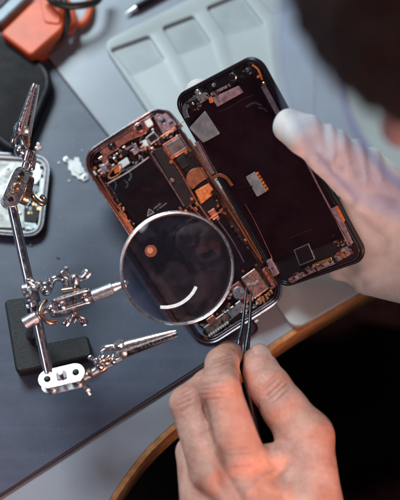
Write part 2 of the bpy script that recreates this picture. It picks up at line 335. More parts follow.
# floor sheet of the tray with wells punched by boolean
bm=B(); prism(bm,roundpoly(quad,.9),.02,.5); tbody=world_child(obj('tray_body',bm,'tray'),tray)
cutter=B()
for w in wells: prism(cutter,roundpoly(w,.25),.2,1.)
cme=bpy.data.meshes.new('cut'); bmesh.ops.recalc_face_normals(cutter,faces=cutter.faces); cutter.to_mesh(cme); cutter.free()
cob=bpy.data.objects.new('cut',cme); col.objects.link(cob)
mdf=tbody.modifiers.new('b','BOOLEAN'); mdf.operation='DIFFERENCE'; mdf.object=cob; mdf.solver='EXACT'
bpy.context.view_layer.update(); dg=bpy.context.evaluated_depsgraph_get()
nm=bpy.data.meshes.new_from_object(tbody.evaluated_get(dg)); tbody.modifiers.clear(); tbody.data=nm; bpy.data.objects.remove(cob)
md=tbody.modifiers.new('bevel','BEVEL'); md.width=.1; md.segments=3; md.limit_method='ANGLE'; md.angle_limit=.7
for w in wells:
    bm=B(); c=sum(w,Vector((0,0)))/4; prism(bm,roundpoly([(p-c)*.93+c for p in w],.2),.205,.23); world_child(obj('well_liner',bm,'trayin'),tray)

# ---------------------------------------------------------------- phone planes
class Plane:
    def __init__(s,rv,t,W,L):
        s.R=rmat(rv); s.t=Vector(t); s.W=W; s.L=L
        s.o=s.t+s.R@Vector((-W/2,L/2,0)); s.mw=Matrix.Translation(s.o)@s.R.to_4x4(); s.inv=s.mw.inverted()
    def uv(s,px,py,h=0.):             # where a photographed feature lies in this object's own plane
        o=s.inv@Vector(CP); d=(s.inv.to_3x3())@Vector(ray(px,py)); t=(h-o.z)/d.z; p=o+d*t; return (p.x,p.y)
    def z(s,px,py,h=0.):
        q=s.uv(px,py,h); return (s.mw@Vector((q[0],q[1],h)))
BP=Plane((.2946,-.112,.565),(-1.0624,1.4366,2.6304),6.5175,14.7938)
k=.976; dc=Vector(CP)+(Vector((4.2161,3.1499,6.0889))-Vector(CP))*k
DP=Plane((.7112,-.7287,.3125),dc,7.0885*k,14.1045*k)

# ============ phone body
phone=empty('smartphone_body',BP.mw,'opened smartphone body with black battery, copper shields and screws, under the magnifier','phone')
W,L=BP.W,BP.L
def q(pl,pts,h): return [pl.uv(x,y,h) for x,y in pts]
bm=B(); ringprism(bm,rrect(0,-L,W,0,1.25,10),rrect(.1,-L+.1,W-.1,-.1,1.16,10),-.72,0); obj('outer_band',bm,'silver',phone,bevel=.03)
bm=B(); ringprism(bm,rrect(.103,-L+.103,W-.103,-.103,1.157,10),rrect(.27,-L+.27,W-.27,-.27,1.0,10),-.68,-.07); obj('inner_rim',bm,'darkframe',phone,bevel=.03)
bm=B(); ringprism(bm,rrect(.34,-L+.34,W-.34,-.34,.95,10),rrect(.40,-L+.40,W-.40,-.40,.9,10),-.6,-.1); obj('seal_lip',bm,'darkframe',phone,bevel=.01)
bm=B(); prism(bm,rrect(.2,-L+.2,W-.2,-.2,1.05,10),-.7,-.58); obj('back_plate',bm,'cavity',phone)
def part(pl,root,name,m,pts,h0,h1,r=0.,bev=.015):
    bm=B(); p=q(pl,pts,h1); 
    if r>0: p=roundpoly(p,r)
    prism(bm,p,h0,h1); return obj(name,bm,m,root,bevel=bev)
def screw(pl,root,px,py,h,r=.13,m='gold'):
    u=pl.uv(px,py,h); bm=B(); lathe(bm,(u[0],u[1],h-.08),(0,0,1),[(0,r*1.0),(.08,r),(.11,r*.8),(.11,r*.45),(.06,r*.4)],16); return obj('screw',bm,m,root)
def pline(pl,root,name,m,pts,h,w,t=.05,sm=True):
    p=[Vector((*pl.uv(x,y,h),0)) for x,y in pts]; p=spline(p,5) if sm and len(p)>2 else p
    lft=[];rgt=[]
    for i,c in enumerate(p):
        d=(p[min(i+1,len(p)-1)]-p[max(i-1,0)]).normalized(); nn=Vector((-d.y,d.x,0))*w/2; lft.append((c+nn)[:2]); rgt.append((c-nn)[:2])
    bm=B(); n=len(p)
    A=[[bm.verts.new((x[0],x[1],z)) for x in LL] for LL,z in((lft,h),(rgt,h),(rgt,h-t),(lft,h-t))]
    for k_ in range(4):
        for i in range(n-1): bm.faces.new((A[k_][i],A[k_][i+1],A[(k_+1)%4][i+1],A[(k_+1)%4][i]))
    bm.faces.new([A[k_][0] for k_ in range(4)]); bm.faces.new([A[k_][-1] for k_ in range(3,-1,-1)])
    return obj(name,bm,m,root,bevel=.01)
bp=lambda name,m,pts,h0,h1,r=0.,bev=.015: part(BP,phone,name,m,pts,h0,h1,r,bev)
# batteries
bp('battery','battery',[(108,184),(150,157),(186,209),(214,248),(256,262),(232,290),(196,318),(186,300)],-.56,-.2,.12,.05)
bp('battery_tab','battery',[(203,226),(222,215),(257,261),(236,283),(214,252)],-.56,-.17,.1,.04)
pline(BP,phone,'battery_seam','steel_dull',[(107,184),(128,172),(149,157)],-.165,.07)
pline(BP,phone,'battery_seam','pinkflex',[(217,219),(232,240),(244,262)],-.14,.035)
pline(BP,phone,'battery_seam','pinkflex',[(150,152),(168,180),(184,206)],-.13,.05)
# warning mark on the battery
def uvl(px,py,h,pl=BP): return Vector((*pl.uv(px,py,h),h))
tri=[uvl(149,209,-.19),uvl(147.5,216,-.19),uvl(154,212.5,-.19)]
bm=B(); 
for i in range(3): tube(bm,[tri[i],tri[(i+1)%3]],.025,6)
tube(bm,[(tri[0]+tri[1]+tri[2])/3+Vector((0,.07,0)),(tri[0]+tri[1]+tri[2])/3-Vector((0,.05,0))],.018,5)
M['ink']=mat('grey_ink',(.36,.36,.42),.6)
obj('warning_mark',bm,'ink',phone,smooth=False)
bm=B()
for (x0,y0,x1,y1) in((154,209,161,203.5),(157.5,210,167,203)):
    a0=uvl(x0,y0,-.195);a1=uvl(x1,y1,-.195); d=(a1-a0)
    nn=9
    for i in range(nn):
        if random.random()<.85:
            c=a0+d*(i+.2)/nn; e=d.normalized()*d.length/nn*.6; s=Vector((-d.y,d.x,0)).normalized()*random.uniform(.05,.08)
            tube(bm,[c,c+e],.014,4); tube(bm,[c,c+s],.012,4)
obj('printed_text',bm,'ink',phone,smooth=False)
# top sensor bracket and cameras
bp('sensor_bracket','rose',[(100,147),(128,130),(144,117),(149,124),(147,133),(128,141),(108,156),(103,161)],-.5,-.16,.15,.03)
def ringpart(pl,root,px,py,h,r,m_ring='copper',m_in='lensglass',depth=.14):
    u=pl.uv(px,py,h); bm=B(); lathe(bm,(u[0],u[1],h-depth),(0,0,1),[(0,r),(depth,r),(depth+.03,r*.86),(depth+.03,r*.72),(depth-.06,r*.68)],22); o=obj('camera_ring',bm,m_ring,root)
    bm=B(); lathe(bm,(u[0],u[1],h-depth),(0,0,1),[(0,r*.66),(depth-.03,r*.66),(depth+.0,r*.5),(depth+.015,r*.2)],20); obj('camera_lens',bm,m_in,root); return o
ringpart(BP,phone,112,146,-.1,.27,'darkframe'); ringpart(BP,phone,139,127.5,-.08,.33)
bp('flash_cover','white',[(143,120),(149,116),(153.5,124),(148,128)],-.5,-.12,.1,.03)
bp('bracket_foot','rose',[(101,158),(107,155),(109,160),(103,163.5)],-.5,-.2,.06)
# main camera housing
bp('camera_module','pinkflex',[(153,116),(165,109),(170,111),(183,126),(164,136)],-.5,-.1,.18,.05)
bp('camera_cover','label',[(157,118),(166,112.5),(177,124),(166,131)],-.1,-.06,.1,.02)
ringpart(BP,phone,163,121,-.02,.22,'steel_dull'); ringpart(BP,phone,171,123,-.04,.17,'steel_dull')
pline(BP,phone,'camera_rail','gold',[(160,137),(172,129),(184,121)],-.08,.06)
# small square chip with silver border
bp('sensor_surround','steel_dull',[(145,138),(154,131),(160,138),(150,145)],-.5,-.14,.05,.02)
bp('sensor_chip','chip',[(147.5,137.5),(154,133),(158,138),(151,142.5)],-.14,-.11,.03)
bp('connector_shell','white',[(142,141),(146,139),(149,146),(145,148)],-.5,-.15,.04,.02)
# speaker plate
bp('plate_frame','copper',[(162,145),(184,131.5),(193,146),(172,159)],-.5,-.17,.08,.02)
bp('speaker_plate','blue',[(165.5,145.5),(183,134.5),(190,145),(173,156)],-.17,-.12,.12,.03)
# logic board
bp('board_shield','board',[(152,150),(163,147),(197,199),(186,209)],-.5,-.16,.06,.03)
pline(BP,phone,'shield_edge','copper',[(163.5,149),(179,170),(196,200),(214,226)],-.12,.06)
for s in((171,162),(172,180.5),(191.8,199),(173,157.5),(190.5,150),(186,152.5),(213,172),(203,168)): screw(BP,phone,*s,-.1,.15 if s[0]==172 else .11,'gold' if s[0]!=172 else 'steel')
bp('board_cover','chip',[(176,158),(196,145),(216,176),(197,190)],-.5,-.2,.1,.03)
# brown flex dome and orange connector
bp('battery_flex','brownflex',[(186,176),(191,169),(200,167),(207,170),(209,177),(200,182),(192,190),(187,184)],-.3,-.1,.25,.03)
bp('flex_connector','orangeflex',[(195,191),(207,184),(212,195),(201,204)],-.3,-.06,.05,.03)
bp('connector_cap','orangeflex',[(204,187),(208.5,183),(213,189),(209,194)],-.1,.0,.04,.02)
bp('connector_block','chip',[(198,206),(212,197),(219,207),(205,219)],-.5,-.14,.05,.02)
pline(BP,phone,'copper_strip','copper',[(190,205),(205,222),(222,246)],-.16,.05)
pline(BP,phone,'copper_strip','copper',[(205,222),(221,211)],-.12,.04)
# right rail with flex and contacts
pline(BP,phone,'side_flex','brownflex',[(188,140),(200,158),(212,172)],-.12,.3)
pline(BP,phone,'side_flex','gold',[(190,143),(200,160),(210,176),(222,198),(238,224),(254,250),(263,263)],-.08,.075)
pline(BP,phone,'side_flex','copper',[(207,172),(222,194),(240,222),(258,252)],-.06,.04)
pline(BP,phone,'contact_strip','gold',[(247,232),(254,244),(262,258)],.0,.16,.12)
for i in range(7):
    t=i/6; screw(BP,phone,246+15*t,231+27*t,.05,.05,'orangeflex')
bp('strip_cover','pinkflex',[(222,182),(226,181),(238,199),(236,203),(232,200)],-.3,.06,.08,.02)
bp('strip_glow','gold',[(221,188),(224,186),(236,204),(232,206)],-.3,.03,.05,.02)  # golden bracket strip beside the cover
pline(BP,phone,'strip_tail','gold',[(230,204),(240,220),(250,238)],-.02,.1,.08)
# bottom: copper plate, motor, speaker, port
bp('vibration_motor','rosegrey',[(241,278),(255,268),(269,288),(254,299)],-.5,-.12,.08,.03)
bm=B(); 
for a_,b2 in(((247,284),(256,283)),((249,280),(252,288)),((256,283),(258,280))): tube(bm,[uvl(*a_,-.09),uvl(*b2,-.09)],.08,8,flat=.6)
obj('motor_emblem',bm,'steel_dull',phone)
bp('motor_side','rose',[(229,288),(239,281),(251,298),(243,305)],-.5,-.16,.05,.02)
u=BP.uv(239,293,-.1); bm=B(); lathe(bm,(u[0],u[1],-.4),(0,0,1),[(0,.42),(.25,.42),(.31,.36),(.32,.05)],28); obj('coin_cell',bm,'steel_dull',phone)
bp('port_block','steel_dull',[(226,311),(243,298),(249,306),(233,320)],-.5,-.16,.05,.03)
bp('speaker_box','rosegrey',[(203,328),(226,311),(231,320),(210,337)],-.5,-.2,.05,.03)
pline(BP,phone,'speaker_grille','white',[(209,336),(229,322)],-.12,.14,.1)
for i in range(9):
    t=i/8; screw(BP,phone,210.5+18*t,334.5-12.5*t,-.06,.045,'steel')
bp('port_socket','chip',[(229,321),(240,312),(243,316),(233,325)],-.5,-.1,.04,.02)
for i in range(6):
    t=i/5; bp('contact_pad','gold',[(256+14*t,301-10*t),(257.6+14*t,300-10*t),(259.4+14*t,303-10*t),(257.8+14*t,304-10*t)],-.4,-.1,.0,.01)
screw(BP,phone,206,338,-.15,.14); screw(BP,phone,262,299,-.15,.12); screw(BP,phone,273,281,-.15,.12); screw(BP,phone,95,168,-.2,.12); screw(BP,phone,180,128,-.1,.1)
bp('antenna_board','copper',[(262,270),(267,266),(279,283),(273,288)],-.5,-.2,.05)
# left rail: strip and buttons
pline(BP,phone,'side_flex','copper',[(100,179),(110,196),(128,222),(142,243)],-.15,.1,.1)
pline(BP,phone,'side_flex','orangeflex',[(119,212),(130,228),(140,244)],-.1,.12,.1)
pline(BP,phone,'side_flex','brownflex',[(92,168),(98,176),(112,198)],-.2,.12,.1)
for (x0,y0,x1,y1,m_) in((97,188,100.5,193.5,'orangeflex'),(104.5,200,107,204,'steel'),(112,212.5,119,223.5,'darkframe'),(91.5,178.5,93,181,'steel')):
    a0=BP.uv(x0,y0,-.35); a1=BP.uv(x1,y1,-.35); bm=B(); yy0=a0[1]; yy1=a1[1]; prism(bm,[(-.05,yy0),(.05,yy0),(.05,yy1),(-.05,yy1)],-.48,-.24); obj('side_button',bm,m_,phone,bevel=.03)
# upper-left clutter
bp('flex_pad','white',[(118,163),(127,157),(130,163),(120,170)],-.4,-.16,.04,.02)
bp('flex_pad','gold',[(113,168),(118,164),(121,170),(115,174)],-.4,-.18,.04,.02)
bp('flex_pad','label',[(100,166),(107,162),(112,170),(104,175)],-.45,-.22,.1,.03)
pline(BP,phone,'flex_loop','orangeflex',[(108,176),(114,168),(121,164),(119,174),(110,179)],-.12,.07)
pline(BP,phone,'flex_loop','pinkflex',[(126,150),(132,146),(138,150),(145,150)],-.1,.12)
ringpart(BP,phone,109,166,-.15,.18,'rose')
M['crumple']=mat('foil_crumple',(.10,.12,.15),.3,.4,var=.7,vscale=9,bump=.8,bscale=9)  # pale strips paint the glints along creases of the battery wrap
for l,w_h in(([(112,178),(116,184),(115,190)],.07),([(120,172),(126,170),(131,175),(129,181)],.12),([(127,169),(134,166),(138,161)],.1),([(124,180),(128,184),(126,188)],.08),([(110,187),(115,194),(119,203)],.05)): pline(BP,phone,'wrap_crease','crumple',l,-.17,w_h,.03)
# scattered tiny components
for pts_,m_ in(([(176,160),(183,155),(189,164),(182,169)],'board'),([(186,152.5),(194,148),(197,153),(189,158)],'chip'),([(120,152),(126,148.5),(129,153),(123,157)],'chip'),([(131,150),(136,147),(139,151.5),(134,155)],'steel_dull'),([(140,147),(144,145),(146,148),(142,150.5)],'copper'),([(208,212),(214,208),(219,216),(213,220)],'copper'),([(206,320),(213,315),(217,320),(210,326)],'copper')): bp('logic_chip',m_,pts_,-.4,-.13,.03,.02)
for s_ in((101,152),(132,134),(147,147),(158,141),(178,146),(120,172),(243,271),(256,265),(229,308),(247,308),(218,206),(225,190)): screw(BP,phone,*s_,-.1,.09,random.choice(['steel','gold','steel']))
pline(BP,phone,'seal_thread','orangeflex',[(118,206),(124,214),(131,226)],-.02,.05)
pline(BP,phone,'antenna_line','white',[(93.5,171),(96,175)],.005,.12,.03); pline(BP,phone,'antenna_line','white',[(255,322),(258,320)],.005,.12,.03)
def scatter(pl,root,poly,n,h,mats,smin=.05,smax=.16,name='circuit_component'):
    P2=[Vector(pl.uv(x,y,h)) for x,y in poly]; xs=[p.x for p in P2]; ys=[p.y for p in P2]; bms={m_:B() for m_ in mats}
    def inside(x,y):
        c=False; j=len(P2)-1
        for i in range(len(P2)):
            if (P2[i].y>y)!=(P2[j].y>y) and x<(P2[j].x-P2[i].x)*(y-P2[i].y)/(P2[j].y-P2[i].y)+P2[i].x: c=not c
            j=i
        return c
    k_=0; tries=0
    while k_<n and tries<n*20:
        tries+=1; x=random.uniform(min(xs),max(xs)); y=random.uniform(min(ys),max(ys))
        if not inside(x,y): continue
        w=random.uniform(smin,smax); l=w*random.uniform(1,2.4)
        if random.random()<.5: w,l=l,w
        a_=random.choice([0,0,0,.5,-.4]); hh=h+random.uniform(-.03,.09); ca,sa=math.cos(a_),math.sin(a_)
        pts=[(x+ca*i*w/2-sa*j*l/2,y+sa*i*w/2+ca*j*l/2) for i,j in((-1,-1),(1,-1),(1,1),(-1,1))]
        COMP.setdefault(root.name,[]).append((w*l,pts,h-.25,hh,random.choice(mats))); k_+=1
    for b3 in bms.values(): b3.free()
COMP={}
def flush_components(root):
    c=sorted(COMP[root.name],key=lambda t:-t[0])
    for t in c[:90]:
        b3=B(); prism(b3,t[1],t[2],t[3]); o=obj('circuit_component',b3,t[4],None,smooth=False,bevel=.012); o.parent=root
    if c[90:]:
        b3=B(); ms=sorted({t[4] for t in c[90:]}); 
        for t in c[90:]:
            n0=len(b3.faces); prism(b3,t[1],t[2],t[3]); b3.faces.ensure_lookup_table()
            for f in b3.faces[n0:]: f.material_index=ms.index(t[4])
        o=obj('circuit_component',b3,None,root,smooth=False,bevel=.012); o['kind']='stuff'
        for m_ in ms: o.data.materials.append(M[m_])
sm=['rose','copper','chip','steel_dull','pinkflex','chip','gold','steel','label','plate','chip']
scatter(BP,phone,[(94,160),(148,120),(160,140),(150,155),(106,182)],120,-.28,sm+['white','cavity'])
scatter(BP,phone,[(150,138),(182,125),(190,140),(165,158),(152,150)],50,-.3,sm)
scatter(BP,phone,[(188,150),(200,148),(222,182),(262,256),(256,262),(214,214)],80,-.28,['chip','brownflex','gold','copper','cavity','darkframe'],.04,.13)
scatter(BP,phone,[(200,330),(262,286),(276,284),(268,300),(214,340)],110,-.26,sm+['white'],.04,.14)
scatter(BP,phone,[(96,172),(104,178),(146,242),(140,244)],40,-.25,['copper','orangeflex','steel','rose','chip'],.03,.09)
scatter(BP,phone,[(196,318),(214,300),(236,284),(244,298),(204,332)],40,-.24,sm,.06,.2)
scatter(BP,phone,[(176,204),(200,196),(220,220),(196,226)],24,-.24,['brownflex','chip','copper','orangeflex'],.06,.2)

flush_components(phone)
# ============ display assembly
disp=empty('display_assembly',DP.mw,'dark display panel lifted off the phone and held open by the gloved hand','phone screen')
W,L=DP.W,DP.L
dp=lambda name,m,pts,h0,h1,r=0.,bev=.015: part(DP,disp,name,m,pts,h0,h1,r,bev)
bm=B(); prism(bm,rrect(0,-L,W,0,1.0,12),-.26,-.03); obj('front_glass',bm,'bezel',disp,bevel=.06,seg=3)
bm=B(); ringprism(bm,rrect(.03,-L+.03,W-.03,-.03,.98,12),rrect(.2,-L+.2,W-.2,-.2,.84,12),-.03,.06); obj('bezel_frame',bm,'bezel',disp,bevel=.03)
bm=B(); ringprism(bm,rrect(.24,-L+.24,W-.24,-.24,.82,12),rrect(.31,-L+.31,W-.31,-.31,.78,12),-.03,.03); obj('inner_rim',bm,'darkframe',disp,bevel=.01)
bm=B(); prism(bm,rrect(.42,-L+1.75,W-.42,-1.05,.25,5),-.03,.02); obj('back_panel',bm,'panel',disp,bevel=.02)
pline(DP,disp,'panel_border','rose',[(245,204),(256,224),(272,258)],.03,.025,.02)
pline(DP,disp,'panel_border','darkframe',[(274,258),(303,247),(334,235)],.03,.022,.02)
# top: sensor flex
pline(DP,disp,'sensor_bracket','steel_dull',[(187,118),(184.5,109),(192,101),(203,95)],.06,.36,.08)
dp('sensor_bracket','plate',[(196,96),(206,92),(210,97),(200,104)],-.03,.07,.06)
dp('sensor_window','chip',[(188,103),(197,98.5),(201,108),(192,113)],.0,.09,.05)
u=DP.uv(193,103.5,.1); bm=B(); ball(bm,(u[0],u[1],.1),.1); obj('proximity_bead',bm,'steel',disp)
for x,y,r in((197.4,92.6,.2),(232.5,77,.26),(213,85.5,.12)):
    ringpart(DP,disp,x,y,.1,r,'steel_dull' if r<.22 else 'silver','chip' if r>.22 else 'plate')
dp('earpiece_speaker','label',[(212,98),(238,86),(243,92.5),(217,107)],-.03,.1,.06,.02)
dp('earpiece_strip','label',[(210,93.5),(226,85.5),(227,88),(211.5,96)],-.03,.05,.03)
dp('flex_joint','orangeflex',[(208,98),(211.5,96.5),(213,102.5),(209.5,103.5)],-.03,.12,.05,.02)
scatter(DP,disp,[(182,100),(215,82),(246,67),(252,72),(245,84),(212,97),(196,112)],60,.05,['chip','steel_dull','pinkflex','rose','darkframe','cavity'],.04,.13)
dp('grey_plate','plate',[(189,128),(204.5,111),(219.5,134),(203,143)],.0,.1,.1,.02)
pline(DP,disp,'side_flex','pinkflex',[(196,142),(204,157),(213,174)],.09,.28,.05)
pline(DP,disp,'side_flex','copper',[(199,141),(207,156),(217,174)],.1,.045,.05)
pline(DP,disp,'ribbon_loop','brownflex',[(213,178),(219,175),(226,178),(232,186)],.12,.22,.05)
# connector on the panel
dp('flex_connector','plate',[(245.5,177),(254.5,171.8),(266.5,191.5),(257,197)],.0,.09,.08,.02)
dp('connector_gap','panel',[(250.5,186.5),(252,185.6),(252.8,187),(251.3,188)],.09,.097)
for i in range(6):
    t=i/5; dp('contact_pad','orangeflex',[(255.6+9.6*t,173+15.4*t),(257.3+9.6*t,172+15.4*t),(258.5+9.6*t,174.4+15.4*t),(256.8+9.6*t,175.4+15.4*t)],.0,.11,0,.005)
pline(DP,disp,'thin_wire','darkframe',[(228,190),(238,188),(251,186)],.05,.03,.03)
# right side rail
pline(DP,disp,'side_rail','pinkflex',[(263,86),(270,99),(278,114)],.08,.32,.06,False)
pline(DP,disp,'side_rail','orangeflex',[(252,65),(258,70),(262,80)],.08,.09,.06)
pline(DP,disp,'side_rail','pinkflex',[(300,150),(318,186),(335,218),(351,246)],.07,.10,.06,False)
dp('rail_block','label',[(330,209),(336,206),(353,243),(348,247)],.0,.07,.06,.02)
dp('rail_block','orangeflex',[(334.5,207),(337,205.5),(345,221),(342.5,222.5)],.0,.12,.04,.02)
screw(DP,disp,263.5,84,.1,.12,'copper'); screw(DP,disp,258,77,.1,.08,'orangeflex')
# bottom strip
M['smear']=mat('adhesive_residue',(.035,.024,.03),.5,0,var=.5,vscale=5)
for l,w_h in(([(246,107),(254,103),(262,106)],.12),([(258,108),(264,109),(267,112)],.08)): pline(DP,disp,'adhesive_residue','smear',l,.026,w_h,.01)
pline(DP,disp,'adhesive_residue','smear',[(218,112),(230,107),(243,99),(254,95)],.024,.03,.01)
pline(DP,disp,'adhesive_residue','smear',[(290,238),(302,233),(312,229)],.026,.025,.01)
dp('chip_surround','steel_dull',[(293.5,250),(308.5,243.5),(315,259.5),(299.5,266)],-.02,.05,.06,.01)
dp('fingerprint_chip','chip',[(294.8,250.4),(308,244.8),(313.8,259),(300,264.8)],.05,.075,.03,.01)
dp('gold_bar','gold',[(312,264.5),(331,257),(332,260),(313,267.5)],.0,.09,.03,.02)
dp('bottom_flex','pinkflex',[(288,279),(306,270),(328,265),(350,248),(353,252),(333,265),(310,274),(292,283)],-.02,.06,.1,.01)
scatter(DP,disp,[(287,277),(306,268),(330,260),(349,245),(353,252),(330,266),(292,282)],70,.05,['label','steel_dull','rose','gold','plate','chip','cavity'],.05,.2)
scatter(DP,disp,[(335,250),(333,240),(352,244),(354,250),(336,262)],16,.04,['rose','plate','darkframe'],.05,.16)
for x,y in((338,243),(341.2,242),(344.3,241)): screw(DP,disp,x,y,.04,.04,'orangeflex')
dp('corner_bracket','label',[(266,261),(271,258.5),(279,274),(273,277)],-.02,.12,.06,.03)
scatter(DP,disp,[(262,258),(271,256),(282,276),(275,280)],12,.06,['label','copper','chip','steel_dull'],.05,.15)
screw(DP,disp,276,252,.03,.05,'darkframe'); screw(DP,disp,287,262,.03,.07,'darkframe')

flush_components(disp)
# ============ magnifier and clamp stand
third=empty('helping_hand_stand',Matrix.Translation(P(30,350,.2)),'metal clamp stand with alligator clips, round magnifier and black iron base','clamp stand')
def tc_(name,bm,m,bevel=0.,parent=None,smooth=True):
    o=obj(name,bm,m,None,smooth,bevel); 
    return world_child(o,parent or third)
bpx=[(5,304),(27,300),(33,352),(86,338),(92,352),(93,362),(14,379),(8,360)]
bm=B(); base=[P(x,y,1.3).xy for x,y in[(4,300),(26,297),(33,346),(88,335),(93,356),(16,373)]]
pts=roundpoly(base,.35); prism(bm,pts,.2,1.35); tc_('base',bm,'iron',.14)
mid=P(30,300,5.6)
bm=B(); tube(bm,[P(30,335,1.2),P(30,330,2.5),P(31,305,5.0)],.3,18); tc_('pole',bm,'steel_dull')
bar_a=P(12,206,6.4); bar_b=P(49,374,5.2)
bm=B(); tube(bm,[bar_a,bar_b],.30,28); tc_('arm',bm,'steel',.03)
X=Vector((1,0,0)); Y=Vector((0,1,0)); Z=Vector((0,0,1))
def oval(l,w,n=10):
    pts=[]
    for s,a in((1,-90),(-1,90)):
        for i in range(n+1):
            t=math.radians(a+180*i/n); pts.append((s*(l/2-w/2)+w/2*math.cos(t),w/2*math.sin(t)))
    return pts
def dirpx(a,b,z=5.,dz=0.): 
    v=(P(b[0],b[1],z+dz)-P(a[0],a[1],z)); return v
def joint(px,py,z,ang,length,width,mplate,gap=.42,tiltv=.0,screwed=True):
    """two oval plates clamped on balls by a screw with a wing nut; ang: direction of the long axis on the desk plane"""
    c=P(px,py,z); ax=Vector((math.cos(ang),math.sin(ang),0)); nz=(Vector((0,-.15,1))+ax.cross(Z)*tiltv).normalized(); ay=nz.cross(ax)
    for s in(1,-1):
        bm=B(); oprism(bm,c+nz*gap*s,ax,ay,oval(length,width),.1); o=tc_('clamp_plate',bm,mplate,.03)
        for e in(-1,1):
            bm=B(); lathe(bm,c+nz*(gap*s+.02*s)+ax*e*(length/2-width*.45),nz*s,[(0,width*.17),(.05,width*.17),(.09,width*.12)],16); tc_('rivet',bm,'chip' if s>0 else 'steel',parent=third)  # upper ones are black, standing in for dark holes in the plate
    for e in(-1,1):
        bm=B(); ball(bm,c+ax*e*(length/2-width/2),width*.34); tc_('ball',bm,'steel')
    bm=B(); tube(bm,[c-nz*(gap+.5),c+nz*(gap+.45)],.11,12); tc_('clamp_screw',bm,'steel_dull')
    return c,ax,ay,nz
def wing(c,axis,side,s=1.,m='steel'):
    c=Vector(c); a=Vector(axis).normalized(); s_=Vector(side).normalized(); bm=B()
    lathe(bm,c-a*.15*s,a,[(0,.2*s),(.1*s,.24*s),(.35*s,.2*s),(.42*s,.12*s)],16)
    for k_ in(1,-1):
        tube(bm,spline([c+a*.05*s+s_*k_*.1*s,c+a*.2*s+s_*k_*.35*s,c+a*.42*s+s_*k_*.52*s],4),[.13*s]*4+[.19*s]*3+[.2*s,.14*s],10,flat=.5)
    return tc_('wing_nut',bm,m,.01)
# bottom joint
c,ax,ay,nz=joint(63,379,5.0,math.radians(14),2.75,1.2,'nickel',tiltv=-.32)
bm=B(); oprism(bm,c+nz*.5,ax,ay,[(-.3,-.2),(-.18,-.28),(.0,-.2),(.18,-.28),(.3,-.2),(.3,.2),(.18,.28),(0,.2),(-.18,.28),(-.3,.2)],.1); tc_('square_nut',bm,'darkframe',.02)
wing(P(86,388,4.6),dirpx((80,380),(88,392)),Z,.9,'steel_dull')
